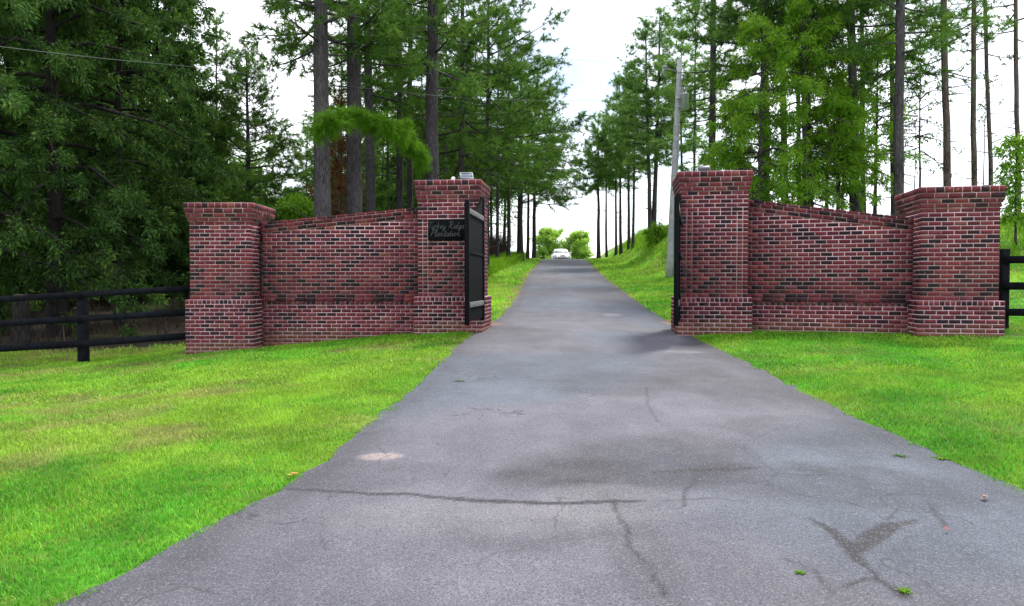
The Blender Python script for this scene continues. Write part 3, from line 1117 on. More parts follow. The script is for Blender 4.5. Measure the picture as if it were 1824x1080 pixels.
# ------------------------------------------------------------------ fences
def rail_fence(posts, rails, ends, post_top, label, group=None):
    """posts: (x, y, top, foot); rails: list of polylines"""
    p0 = posts[0]
    root = empty("rail_fence", (p0[0], p0[1], 0))
    tag(root, label, "fence", group)
    off = np.array([p0[0], p0[1], 0])
    for (x, y, zt, zb, w) in posts:
        m = MB()
        m.bbox(np.array([x - w / 2, y - w / 2, zb - .2]) - off, np.array([x + w / 2, y + w / 2, zt]) - off, .01)
        m.build("post", M["fence_paint"], root)
    for (a, b, h) in rails:
        a, b = np.array(a), np.array(b)
        m = MB()
        t = .024
        d = b - a
        n = np.array([d[1], -d[0], 0]) / np.hypot(d[0], d[1]) * t
        k = 9
        rr = np.random.default_rng(int(abs(a[2] * 1000)))
        for s0, s1 in zip(np.linspace(0, 1, k)[:-1], np.linspace(0, 1, k)[1:]):
            pass
        V = np.array([a + n, b + n, b - n, a - n, a + n + (0, 0, h), b + n + (0, 0, h), b - n + (0, 0, h), a - n + (0, 0, h)]) - off
        m.add(V, BOXF)
        m.build("rail", M["fence_paint"], root)
    return root


D = 13.3
px_, py_ = P(148, 580, D)[0], D
lp = [(px_, D, P(148, 522, D)[2], gz(px_, D), .15)]
for k in (1, 2):
    lp.append((px_ - 2.45 * k, D - .05 * k, lp[0][2] - .17 * k, gz(px_ - 2.45 * k, D), .15))
rl = []
for yr, ym in (((507.5, 518.5), (519, 530.5)), ((549, 560.5), (562, 572.5)), ((590.5, 602.5), (606, 617.5))):
    e, m_ = P(337, yr[0], D + .05), P(148, ym[0], D - .1)
    h = (yr[1] - yr[0]) * D / F
    e[2] -= h; m_[2] -= h
    e[0] = lo_c[0] - .02
    rl.append((m_ + np.array([.0, 0, 0]), e, h))
    far_ = m_ + np.array([-2.45 * 2, -.1, -.30])
    rl.append((far_, m_ - np.array([.004, 0, 0]), h))
rail_fence(lp, rl, None, 0, "black three rail wooden fence running left from the low brick pillar", "black rail fences")
D = 11.55
x0 = P(1787.5, 500, D)[0]
rp = [(x0, D, P(1787, 443.5, D)[2], gz(x0, D), .125)]
for k in (1, 2):
    rp.append((x0 + 2.45 * k, D - .35 * k, rp[0][2], gz(x0 + 2.45 * k, D), .125))
rl = []
for (ya, yb) in ((456.5, 469.5), (503, 516.5), (550, 563)):
    a_ = P(1787, yb, D - .09)
    rl.append((a_, a_ + np.array([4.9, -.7, .0]), (yb - ya) * D / F))
rail_fence(rp, rl, None, 0, "black three rail fence leaving the far right brick pillar", "black rail fences")


# ------------------------------------------------------------------ utility pole and its cables
def utility_pole():
    b = P(1193, 489, 30); t = P(1211, 107, 30)
    root = empty("utility_pole", (b[0], b[1], gz(b[0], b[1])))
    tag(root, "leaning grey wooden utility pole with a transformer behind the right gate pillar", "utility pole")
    b = np.array([b[0], b[1], gz(b[0], b[1])])
    ax = t - b
    m = MB()
    s = np.linspace(-.03, 1, 12)
    m.tube(ax[None] * s[:, None], np.interp(s, [0, 1], [.165, .10]), 14)
    m.build("shaft", M["pole_wood"], root, True)
    c = P(1219, 181, 29.8) - b
    tr = MB()
    prof_ = [(-.33, .12), (-.32, .165), (.26, .165), (.27, .175), (.30, .175), (.34, .10)]
    tr.tube([c + (0, 0, z) for z, r in prof_], [r for z, r in prof_], 18)
    to = tr.build("transformer", M["galv"], root, True)
    for dx in (-.07, .07):
        bu = MB()
        zs = np.linspace(.33, .58, 11)
        bu.tube([c + (dx, 0, z) for z in zs], [.04 if i % 2 else .028 for i in range(11)], 10)
        bu.build("bushing", M["porcelain"], to)
    for z0 in (.12, -.22):
        br = MB()
        br.bbox(c + (-.34, -.03, z0), c + (-.15, .03, z0 + .05), .006)
        br.build("bracket", M["galv"], root)
    a1 = P(1207, 128, 30) - b
    arm = MB()
    arm.tube([a1, P(1192, 124, 29.9) - b, P(1184, 122, 29.9) - b], [.03, .03, .03], 8)
    ao = arm.build("arm", M["porcelain"], root)
    e = P(1184, 121, 29.9) - b
    cu = MB()
    cu.tube([e + (-.09, 0, .03), e + (.09, 0, .03), e + (.12, 0, .02)], [.045, .05, .02], 10)
    cu.tube([e + (-.05, 0, 0), e + (-.06, 0, -.2), e + (.02, 0, -.36), e + (.10, 0, -.42)], [.04, .05, .03, .02], 8)
    cu.build("fuse_cutout", M["porcelain"], ao)
    pin = MB()
    tt = P(1211, 113, 30) - b
    pin.tube([tt + (-.18, 0, 0), tt + (.0, 0, .02)], [.035, .035], 8)
    pin.build("insulator", M["porcelain"], root)
    pin = MB()
    pin.tube([P(1207, 130, 29.9) - b, P(1218, 128, 29.9) - b], [.018, .018], 6)
    pin.build("insulator", M["porcelain"], root)
    for yy in (186, 222, 310):
        st = MB()
        s_ = (489 - yy) / (489 - 107)
        cc = ax * s_
        st.tube([cc - (0, 0, .015), cc + (0, 0, .02)], [.155 - .05 * s_ + .012] * 2, 14)
        st.build("strap", M["galv"], root)
    cd = MB()
    s = np.linspace(.02, .62, 10)
    cd.tube(ax[None] * s[:, None] + np.c_[.0 * s + .10, -.13 + .05 * s, 0 * s], .016, 6)
    cd.build("conduit", M["galv"], root)


utility_pole()


def cable(pix, label, r=.0052):
    pts = np.array([P(*q) for q in pix])
    k = np.linspace(0, len(pts) - 1, 40)
    c = np.stack([np.interp(k, np.arange(len(pts)), pts[:, i]) for i in range(3)], 1)
    c = catmull(pts, 10)
    root_loc = c[0].copy()
    m = MB()
    m.tube(c - root_loc, r, 5)
    o = m.build("overhead_cable", M["wire"])
    o.location = root_loc
    tag(o, label, "cable", "overhead cables from the utility pole")


cable([(1208, 117, 29.9), (1060, 110, 28), (930, 95, 26), (800, 75, 24), (575, 46, 21), (345, 0, 18.4), (120, -62, 16)], "thin upper cable slanting up over the big pine trunks")
cable([(1206, 178, 29.9), (900, 178, 24.5), (640, 156, 20.5), (365, 122, 16.6), (180, 104, 14.6), (0, 83, 13.2), (-240, 50, 11.5)], "thin lower cable crossing the dark trees at the left", .0055)


# ------------------------------------------------------------------ car
def car():
    c = np.array([P(1002.5, 462, 75)[0], 75.0])
    root = empty("white_car", (c[0], c[1], float(prof(75)) + .02), math.radians(2))
    tag(root, "white car coming head on over the crest of the road", "car")
    # sections from nose (y=0) to tail (y=4.5): half width, sill z, belt z
    S = [(-.02, .70, .42, .56), (.06, .82, .30, .70), (.25, .88, .24, .78), (.9, .90, .22, .88), (1.35, .90, .22, .95), (2.6, .91, .22, .97), (3.8, .89, .24, 1.0), (4.35, .84, .30, .96), (4.5, .72, .45, .86)]
    V = []
    for (y, hw, z0, z1) in S:
        for (fx, fz) in ((-.86, 0), (-1, .25), (-1, .72), (-.93, .95), (-.6, 1.0), (0, 1.03), (.6, 1.0), (.93, .95), (1, .72), (1, .25), (.86, 0)):
            V.append((hw * fx, y, z0 + (z1 - z0) * fz))
    n = 11
    k = len(S)
    Q = [[i * n + j, i * n + (j + 1) % n, (i + 1) * n + (j + 1) % n, (i + 1) * n + j] for i in range(k - 1) for j in range(n)]
    m = MB()
    m.add(V, [np.array(Q)])
    V = np.array(V)
    for e in (0, (k - 1) * n):
        cc = V[e:e + n].mean(0)
        m.add(np.vstack([V[e:e + n], cc]), np.array([[j, (j + 1) % n, n] for j in range(n)]))
    roof = []
    R_ = [(1.35, .80, .93, .80, .95), (2.0, .78, .95, .62, 1.40), (2.5, .78, .95, .60, 1.45), (3.3, .77, .96, .58, 1.42), (4.1, .76, .97, .70, 1.02)]
    m2 = MB()
    rv = []
    for (y, wb, zb, wt, zt) in R_:
        rv += [(-wb, y, zb), (-wt, y, zt), (0, y, zt + .03), (wt, y, zt), (wb, y, zb)]
    qq = [[i * 5 + j, i * 5 + j + 1, (i + 1) * 5 + j + 1, (i + 1) * 5 + j] for i in range(4) for j in range(4)]
    m.add(rv, np.array(qq))
    m.build("body", M["car_white"], root, True)
    rv = np.array(rv)
    g_ = MB()
    w0 = np.array([(-.70, 1.42, .995), (.70, 1.42, .995), (.57, 1.95, 1.37), (-.57, 1.95, 1.37)])
    g_.add(np.vstack([w0 + (0, -.03, .025), w0 + (0, -.02, .01)]), BOXF)
    g_.build("windshield", M["car_glass"], root)
    for s in (-1, 1):
        m = MB()
        w = np.array([(.785, 1.65, 1.0), (.785, 3.6, 1.0), (.62, 3.2, 1.36), (.645, 2.1, 1.36)]) * (s, 1, 1)
        m.add(np.vstack([w + (s * .02, 0, .005), w + (s * .012, 0, 0)]), BOXF)
        m.build("side_window", M["car_glass"], root)
        m = MB()
        m.bbox((s * .72 - .13, -.01, .60), (s * .72 + .13, .16, .72), .03)
        m.build("headlight", M["car_light"], root)
        m = MB()
        m.bbox((s * .66 - .08, -.045, .36), (s * .66 + .08, .1, .46), .02)
        m.build("fog_lamp", M["car_black"], root)
        m = MB()
        m.bbox((s * .98 - .10, 1.45, .95), (s * .98 + .10, 1.56, 1.10), .03)
        m.build("mirror", M["car_black"] if s < 0 else M["car_white"], root)
        for y in (.85, 3.55):
            m = MB()
            m.tube([(s * .70, y, .32), (s * .72, y, .32), (s * .90, y, .32), (s * .925, y, .32)], [.28, .325, .325, .28], 20)
            wo = m.build("wheel", M["tyre"], root)
            m = MB()
            m.tube([(s * .92, y, .32), (s * .935, y, .32)], [.2, .18], 16)
            m.build("rim", M["rim_metal"], wo)
    m = MB(); m.bbox((-.26, -.05, .60), (.26, .05, .70), .02); m.build("grille", M["car_black"], root)
    m = MB(); m.bbox((-.50, -.06, .36), (.50, .1, .47), .02); m.build("intake", M["car_black"], root)
    m = MB(); m.bbox((-.80, .0, .235), (.80, .5, .305), .02); m.build("valance", M["car_black"], root)


car()

# ------------------------------------------------------------------ vegetation
def rot_basis(d):
    d = d / (np.linalg.norm(d, axis=1)[:, None] + 1e-9)
    return d


def tufts(mb, C, Dn, rng, per, length, width, spread, mi=0, droop=.15, quad=False):
    """needle or leaf sprays: thin blades fanning out from each centre C round the direction Dn"""
    C = np.asarray(C, float); Dn = np.asarray(Dn, float)
    if len(C) == 0:
        return
    n = len(C)
    c = np.repeat(C, per, 0)
    d = np.repeat(Dn / (np.linalg.norm(Dn, axis=1)[:, None] + 1e-9), per, 0)
    d = d * (1 - spread) + rng.normal(0, spread, (n * per, 3)) + (0, 0, -droop)
    d /= np.linalg.norm(d, axis=1)[:, None] + 1e-9
    s = np.cross(d, rng.normal(0, 1, (n * per, 3)))
    s /= np.linalg.norm(s, axis=1)[:, None] + 1e-9
    L = length * rng.uniform(.55, 1.15, (n * per, 1))
    w = width * rng.uniform(.6, 1.2, (n * per, 1)) * .5
    if quad:                                        # leaf: lozenge
        st = c + d * L * rng.uniform(.0, 1.1, (n * per, 1)) + rng.normal(0, length * .25, (n * per, 3))
        V = np.stack([st, st + d * L * .5 + s * w, st + d * L + (0, 0, -.03), st + d * L * .5 - s * w], 1).reshape(-1, 3)
        Fq = np.arange(n * per * 4).reshape(-1, 4)
        mb.add(V, Fq, mi)
    else:
        V = np.stack([c - s * w, c + s * w, c + d * L], 1).reshape(-1, 3)
        mb.add(V, np.arange(n * per * 3).reshape(-1, 3), mi)


def pine(loc, H, dia, cs, cr, nb, seed, lean=(0, 0), per=18, nl=.30, nw=.028, dead=9, bark="bark_dark", leaf="needle_mid", label="", group=None,
         name="pine_tree", twigs=11, droop=.06, flat=.75, one_side=None, wob=.10, thin=0.8):
    rng = np.random.default_rng(seed)
    root = empty(name, (loc[0], loc[1], loc[2]))
    tag(root, label, "pine tree", group)
    T = MB()
    n = 16
    hs = np.r_[-.4, np.linspace(0, H, n)]
    wx = wob * np.cumsum(rng.normal(0, .25, n + 1)) * .5
    wy = wob * np.cumsum(rng.normal(0, .25, n + 1)) * .5
    ax = np.stack([lean[0] * hs + wx, lean[1] * hs + wy, hs], 1)
    rad = dia / 2 * (1 - thin * np.clip(hs / H, 0, 1)) + dia * .14 * np.exp(-np.clip(hs, 0, None) * 2.2)
    rad *= 1 + rng.normal(0, .02, n + 1)
    T.tube(ax, rad, 12)
    at = lambda h: np.array([np.interp(h, hs, ax[:, i]) for i in range(3)])
    for i in range(dead):                           # dead snags under the crown
        h = rng.uniform(.22, 1.0) * cs
        az = rng.uniform(0, 2 * math.pi)
        L = rng.uniform(.25, 1.3)
        p = at(h)
        dv = np.array([math.cos(az), math.sin(az), rng.uniform(-.25, .35)])
        T.tube([p, p + dv * L * .5, p + dv * L + (0, 0, rng.uniform(-.2, .2))], [.022, .014, .005], 4, 0, False)
    Cs, Ds = [], []
    for i in range(nb):
        f = ((i + rng.uniform(0, .8)) / nb) ** 1.05
        h = cs + (H - cs) * f
        az = i * 2.39996 + rng.normal(0, .35)
        prof_ = (1 - f ** 1.4) * (.45 + .55 * min(1, f * 3 + .25)) + .10
        L = cr * prof_ * rng.uniform(.6, 1.15)
        if one_side is not None:
            L *= 1 + .45 * math.cos(az - one_side)
        el = -.12 + .85 * f + rng.normal(0, .12)
        p0 = at(h)
        dv = np.array([math.cos(az) * math.cos(el), math.sin(az) * math.cos(el), math.sin(el)])
        ts = np.linspace(0, 1, 6)
        side = np.array([-dv[1], dv[0], 0])
        cur = rng.normal(0, .10) * L
        pts = p0 + dv * ts[:, None] * L + side * (cur * ts ** 2)[:, None] + np.array([0, 0, 1]) * ((-.16 * ts + .20 * ts ** 2) * L)[:, None]
        r0 = max(.012, min(.06, .012 + .016 * L)) * (1 - .5 * f)
        T.tube(pts, np.linspace(r0, .006, 6), 5, 0, False)
        nt_ = max(3, int(twigs * L / cr + 2))
        for k in range(nt_):
            t = rng.uniform(.28, 1.0) if k else 1.0
            b = np.array([np.interp(t, ts, pts[:, q_]) for q_ in range(3)])
            tl = (.26 + .36 * L * (1.15 - t)) * rng.uniform(.5, 1.15)
            sg = 1 if k % 2 else -1
            td = dv * .75 + side * sg * rng.uniform(.3, 1.0) * (0.25 if k == 0 else 1) + np.array([0, 0, rng.normal(.05, flat * .6)])
            td /= np.linalg.norm(td)
            e = b + td * tl + (0, 0, -droop * tl)
            T.tube([b, (b + e) / 2 + (0, 0, .03 * tl), e], [.010, .007, .004], 3, 0, False)
            m = max(2, int(tl / .13))
            for u in np.linspace(.25, 1.0, m):
                Cs.append(b + (e - b) * u + rng.normal(0, .03, 3))
                Ds.append(td * .8 + rng.normal(0, .3, 3) + (0, 0, .28))
    T.build("trunk", M[bark], root, True)
    Cn = MB()
    tufts(Cn, Cs, Ds, rng, per, nl, nw, .48, 0, .10)
    if Cn.v:
        Cn.build("crown", M[leaf], root)
    return root, at


def broadleaf(loc, H, dia, cs, cr, seed, label, leaf="leaf_dark", bark="bark_dark", nb=46, clumps=9, per=26, ll=.16, lw=.07, group=None, name="broadleaf_tree",
              cat="tree", droop=.35, low=0.0, shape=1.0, spread=.55, tilt=.35):
    rng = np.random.default_rng(seed)
    root = empty(name, (loc[0], loc[1], loc[2]))
    tag(root, label, cat, group)
    T = MB()
    hs = np.r_[-.3, np.linspace(0, H * .92, 12)]
    ax = np.stack([.06 * H * .1 * np.cumsum(rng.normal(0, .3, 13)), .06 * H * .1 * np.cumsum(rng.normal(0, .3, 13)), hs], 1)
    T.tube(ax, dia / 2 * (1 - .85 * np.clip(hs / H, 0, 1)) + dia * .15 * np.exp(-np.clip(hs, 0, None) * 2), 10)
    at = lambda h: np.array([np.interp(h, hs, ax[:, i]) for i in range(3)])
    Cs, Ds = [], []
    for i in range(nb):
        f = (i + rng.uniform(0, .9)) / nb
        h = cs + (H * .95 - cs) * f
        az = i * 2.39996 + rng.normal(0, .4)
        pr = math.sqrt(max(0.02, 1 - (2 * (f ** shape) - .75) ** 2 / 1.7))
        L = cr * pr * rng.uniform(.55, 1.15)
        el = tilt * f * 2 - .1 + rng.normal(0, .18) - low * (1 - f)
        dv = np.array([math.cos(az) * math.cos(el), math.sin(az) * math.cos(el), math.sin(el)])
        p0 = at(max(.3, h - .25 * L * (.3 + f)))
        ts = np.linspace(0, 1, 6)
        pts = p0 + dv * ts[:, None] * L + np.array([0, 0, 1]) * ((.22 * ts - (.15 + droop) * ts ** 2) * L)[:, None] + np.cumsum(rng.normal(0, .025 * L, (6, 3)), 0)
        T.tube(pts, np.linspace(min(.07, .012 + .015 * L), .006, 6), 5, 0, False)
        for k in range(clumps):
            t = rng.uniform(.25, 1.0) if k else 1.0
            b = np.array([np.interp(t, ts, pts[:, q_]) for q_ in range(3)])
            td = dv * .5 + rng.normal(0, .6, 3) * (1, 1, .55)
            td /= np.linalg.norm(td)
            tl = rng.uniform(.15, .42) * (.5 + .3 * cr / 2)
            e = b + td * tl + (0, 0, -droop * tl)
            T.tube([b, (b + e) / 2, e], [.009, .006, .003], 3, 0, False)
            for u in (.5, 1.0):
                Cs.append(b + (e - b) * u)
                Ds.append(td + (0, 0, -droop))
    T.build("trunk", M[bark], root, True)
    Cn = MB()
    tufts(Cn, Cs, Ds, rng, per, ll, lw, spread, 0, droop * .5, True)
    Cn.build("crown", M[leaf], root)
    return root


def base(px, d):
    x = (px - 912.0) / F * d * 1.0
    return np.array([x, d, gz(x, d)])


def lean_of(px, px_top, d):
    b = base(px, d)
    t = P(px_top, 0, d)
    return ((t[0] - b[0]) / max(2.0, (t[2] - b[2])), 0)


SEED = 100
PG1 = "pines behind the left brick wall"
PG2 = "pines along the left edge of the road"
PG3 = "pines on the bank right of the road"
PG4 = "pines behind the right brick wall"
# px at the foot, px where it leaves the top of the frame, distance, diameter, height, crown start, crown radius, branches, options, group, label
PINES = [
    (580, 567, 19.5, .53, 14, 7.0, 3.0, 40, dict(bark="bark_grey", dead=10, thin=.55), PG1, "thick grey pine trunk behind the left wall, leftmost of the big bare trunks"),
    (634, 629, 20.6, .52, 14.5, 7.0, 3.0, 42, dict(dead=10, thin=.55), PG1, "thick dark pine trunk crossed in its middle by the bright green bough"),
    (662, 654, 27, .42, 16, 7.2, 2.8, 48, dict(thin=.6), PG1, "dark pine trunk standing tight behind the second big trunk"),
    (713, 709, 31, .33, 16, 6.2, 2.6, 52, dict(thin=.6), PG1, "slim dark pine, left one of the close pair left of the sign pillar"),
    (731, 728, 34, .33, 17, 6.4, 2.6, 52, dict(thin=.6), PG1, "slim dark pine, right one of the close pair left of the sign pillar"),
    (769, 768, 23, .50, 15, 6.6, 2.8, 40, dict(thin=.55), PG1, "thick dark pine trunk rising directly behind the sign pillar"),
    (822, 826, 29, .27, 15, 4.6, 3.4, 60, dict(thin=.6, twigs=14), PG1, "dense pine rising behind the floodlight with its trunk showing above it"),
    (866, 868, 33, .26, 15, 4.2, 3.6, 64, dict(thin=.7, twigs=14, one_side=-.3), PG2, "dense pine just past the open left gate leaf, branches out over the lawn"),
    (388, 385, 38, .22, 14, 4.2, 2.6, 64, dict(leaf="needle_mid", twigs=13), PG1, "slender straight pine with open sky round its trunk, above the far left pillar"),
    (438, 436, 31, .30, 10.2, 2.8, 2.6, 84, dict(dead=10, twigs=13), PG1, "shorter pine with a pointed crown left of the sky gap"),
    (343, 341, 44, .20, 15, 4.2, 2.6, 60, dict(), PG1, "thin pine at the right edge of the dark leafy trees"),
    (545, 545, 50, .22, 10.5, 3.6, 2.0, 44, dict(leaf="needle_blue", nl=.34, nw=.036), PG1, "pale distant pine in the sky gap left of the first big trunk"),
    (606, 606, 41, .20, 14, 5.0, 2.4, 56, dict(), PG1, "thin distant pine between the first and second big trunks"),
    (690, 690, 44, .22, 15.5, 4.6, 2.6, 60, dict(), PG1, "distant pine in the gap right of the tight pair of big trunks"),
    (752, 752, 47, .22, 16, 4.6, 2.6, 60, dict(), PG1, "distant pine just left of the sign pillar's top"),
    (792, 792, 42, .22, 15, 4.4, 2.6, 60, dict(), PG1, "distant pine seen right above the sign pillar's left part"),
    (886, 886, 43, .22, 14, 5.6, 3.0, 46, dict(), PG2, "thin pine at the wood's edge nearest the open gate leaf"),
    (906, 907, 48, .28, 15, 5.6, 3.4, 52, dict(one_side=0), PG2, "pine at the wood's edge just left of the thickest roadside trunk"),
    (926, 928, 54, .50, 15.5, 5.0, 4.0, 60, dict(one_side=0, twigs=14), PG2, "thickest pine trunk at the roadside edge of the left wood"),
    (939, 941, 57, .26, 14, 5.2, 3.2, 50, dict(one_side=0), PG2, "thin pine just right of the thickest roadside trunk"),
    (951, 953, 60, .36, 13, 4.6, 3.4, 52, dict(one_side=0), PG2, "last pine on the left before the crest of the road"),
    (899, 899, 62, .24, 13, 5.0, 2.6, 36, dict(), PG2, "thin pine deeper in the left wood, seen between roadside trunks"),
    (876, 876, 52, .22, 14, 5.2, 2.6, 36, dict(), PG2, "thin pine trunk half hidden by the edge of the open left gate leaf"),
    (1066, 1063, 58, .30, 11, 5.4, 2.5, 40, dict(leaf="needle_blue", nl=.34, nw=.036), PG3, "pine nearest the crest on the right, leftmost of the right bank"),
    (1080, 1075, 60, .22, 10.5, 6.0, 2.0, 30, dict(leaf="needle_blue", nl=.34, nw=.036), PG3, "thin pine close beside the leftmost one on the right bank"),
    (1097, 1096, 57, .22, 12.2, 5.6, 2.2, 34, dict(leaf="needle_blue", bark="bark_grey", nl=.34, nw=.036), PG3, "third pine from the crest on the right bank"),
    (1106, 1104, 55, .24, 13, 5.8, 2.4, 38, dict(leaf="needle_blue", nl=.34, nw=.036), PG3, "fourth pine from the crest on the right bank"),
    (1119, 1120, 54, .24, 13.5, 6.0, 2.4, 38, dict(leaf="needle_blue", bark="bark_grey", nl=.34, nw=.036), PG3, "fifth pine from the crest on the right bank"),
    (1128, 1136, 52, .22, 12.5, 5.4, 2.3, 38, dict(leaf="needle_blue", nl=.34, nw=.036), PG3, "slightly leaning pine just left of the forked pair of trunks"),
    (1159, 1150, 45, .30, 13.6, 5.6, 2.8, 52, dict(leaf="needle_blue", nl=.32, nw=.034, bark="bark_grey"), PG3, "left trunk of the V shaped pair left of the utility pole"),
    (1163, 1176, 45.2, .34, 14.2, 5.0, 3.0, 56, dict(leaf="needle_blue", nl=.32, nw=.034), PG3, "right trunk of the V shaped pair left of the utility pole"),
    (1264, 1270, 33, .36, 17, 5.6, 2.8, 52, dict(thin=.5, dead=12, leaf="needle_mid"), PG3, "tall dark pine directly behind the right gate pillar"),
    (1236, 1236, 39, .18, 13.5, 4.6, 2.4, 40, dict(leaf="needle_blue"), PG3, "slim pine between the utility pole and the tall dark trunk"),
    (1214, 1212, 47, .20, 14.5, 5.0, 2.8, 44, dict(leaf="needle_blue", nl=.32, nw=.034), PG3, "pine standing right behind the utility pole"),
    (1365, 1362, 25, .34, 13, 6.8, 2.8, 50, dict(thin=.5, bark="bark_dark"), PG4, "leftmost trunk among the bright green feathery trees"),
    (1399, 1397, 27, .27, 14, 7.0, 2.8, 50, dict(thin=.5), PG4, "second trunk among the bright green feathery trees"),
    (1441, 1438, 24.5, .35, 14, 6.6, 3.2, 58, dict(thin=.45), PG4, "thick dark pine trunk on the right side of the bright green tree"),
    (1424, 1420, 33, .22, 14, 7.6, 2.2, 28, dict(thin=.5), PG4, "thin pine trunk in front of the sky left of the thick dark one"),
    (1521, 1514, 24, .33, 14, 5.4, 2.3, 34, dict(thin=.5, bark="bark_grey"), PG4, "brownish pine trunk right of the bright green trees"),
    (1536, 1534, 30, .22, 14, 5.0, 2.3, 36, dict(thin=.5), PG4, "slim pine close behind the brownish trunk"),
    (1596, 1602, 22, .31, 14, 5.0, 2.4, 36, dict(thin=.45, bark="bark_grey", dead=12), PG4, "tall bare pine at the low end of the right wall"),
    (1591, 1586, 27, .20, 14, 5.4, 2.2, 32, dict(thin=.5), PG4, "thin dark pine hugging the left of the tall bare one"),
    (1687, 1679, 24, .24, 12.5, 5.0, 2.0, 20, dict(thin=.4, bark="bark_red", per=10, twigs=6, dead=10), PG4, "bare pine above the far right pillar, leftmost of four"),
    (1733, 1735, 26, .20, 13, 6.6, 1.8, 16, dict(thin=.4, bark="bark_red", per=10, twigs=6), PG4, "bare pine above the far right pillar, second from left of four"),
    (1770, 1760, 28, .17, 12.5, 6.4, 1.8, 16, dict(thin=.4, bark="bark_red", per=10, twigs=6, dead=10), PG4, "bare leaning pine above the far right pillar, third of four"),
    (1812, 1813, 27, .18, 12.5, 6.8, 1.9, 18, dict(thin=.4, bark="bark_red", per=10, twigs=6), PG4, "bare pine nearest the right edge of the photo"),
]
for i, (px, pt, d, dia, H, cs, cr_, nb, kw, grp, lab) in enumerate(PINES):
    kw = dict(kw)
    pine(base(px, d), H, dia, cs, cr_, nb, SEED + i * 7, lean_of(px, pt, d), label=lab, group=grp, **kw)
    

def low_bough():
    """bright drooping bough of the pine behind the sign pillar"""
    root = [o for o in COL.objects if o.name.startswith("pine_tree") and o.get("label", "").startswith("thick dark pine trunk rising directly")][0]
    off = np.array(root.location)
    rng = np.random.default_rng(77)
    K = np.array([P(769, 305, 22.9), P(757, 284, 22.0), P(742, 258, 21.2), P(722, 236, 20.3), P(694, 222, 19.4), P(655, 212, 18.8), P(618, 207, 18.3), P(592, 213, 18.0), P(574, 232, 17.9)])
    c = catmull(K, 7)
    T = MB()
    T.tube(c - off, np.linspace(.05, .010, len(c)), 6)
    Cs, Ds = [], []
    n = len(c)
    for i in range(5, n):
        f = i / n
        amp = .35 + .9 * float(fbm(f * 9, 3.0, 88, 2))
        for k in range(int(4 + 9 * amp)):
            p = c[i] + rng.normal(0, .04, 3)
            up = rng.random() < .35
            td = np.array([rng.normal(-.35, .45), rng.normal(-.1, .6), rng.normal(.28 if up else -.40, .25)])
            L = rng.uniform(.08, .36) * amp * (1.25 if not up else .7)
            e = p + td * L
            T.tube([p - off, e - off], [.006, .003], 3, 0, False)
            for u in (.5, 1.0):
                Cs.append(p + (e - p) * u - off)
                Ds.append(td + (0, 0, -.15))
    for sgn, i0 in ((1, 16), (-1, 24), (1, 32), (-1, 40), (1, 46)):     # side shoots with free tips
        if i0 >= n:
            continue
        p = c[i0]
        d_ = np.array([-.35 * sgn, rng.normal(0, .2), -.35 if sgn > 0 else .18])
        sh = p + d_ * np.linspace(0, 1, 6)[:, None] * rng.uniform(.5, .8)
        T.tube(sh - off, np.linspace(.012, .004, 6), 4, 0, False)
        for q in sh[1:]:
            for k in range(5):
                Cs.append(q + rng.normal(0, .03, 3) - off)
                Ds.append(d_ + rng.normal(0, .4, 3))
    b = T.build("low_bough", M["bark_dark"], root, True)
    Cn = MB()
    tufts(Cn, Cs, Ds, rng, 20, .27, .015, .45, 0, .22)
    n = Cn.build("needles", M["needle_lit"], b)
    b["label"] = "bright green drooping low bough"


low_bough()

# the dark leafy wood on the left
DG = "dark leafy trees on the left"
DARK = [
    (-30, 17.0, 12, .40, 2.3, 3.5, "dark leafy tree cut off by the left edge of the photo"),
    (105, 18.5, 13, .46, 2.5, 3.7, "large dark leafy tree whose thick trunk stands behind the fence post"),
    (215, 20.5, 12.5, .30, 2.6, 2.6, "dark leafy tree nearest the far left brick pillar"),
    (30, 25.0, 15, .40, 2.4, 4.4, "dark leafy tree deeper in the wood at the left edge"),
    (175, 26.0, 15, .40, 2.4, 4.2, "dark leafy tree deeper in the wood between the two nearest crowns"),
    (285, 30.0, 15, .32, 2.4, 2.9, "dark leafy tree deeper in the wood above the far left pillar"),
    (-90, 22.0, 14, .40, 2.2, 4.2, "dark leafy tree mostly beyond the left edge"),
    (90, 33.0, 18, .40, 2.4, 4.6, "hindmost dark leafy tree in the middle of the left wood"),
    (205, 36.0, 18, .40, 2.4, 4.6, "hindmost dark leafy tree toward the sky gap"),
]
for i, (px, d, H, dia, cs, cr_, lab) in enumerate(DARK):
    broadleaf(base(px, d), H, dia, cs, cr_, 300 + i, lab, group=DG, bark="bark_black", nb=64, clumps=13, per=36 if d < 24 else 22, ll=.13 if d < 24 else .24, lw=.042 if d < 24 else .09, low=.22, droop=.40)

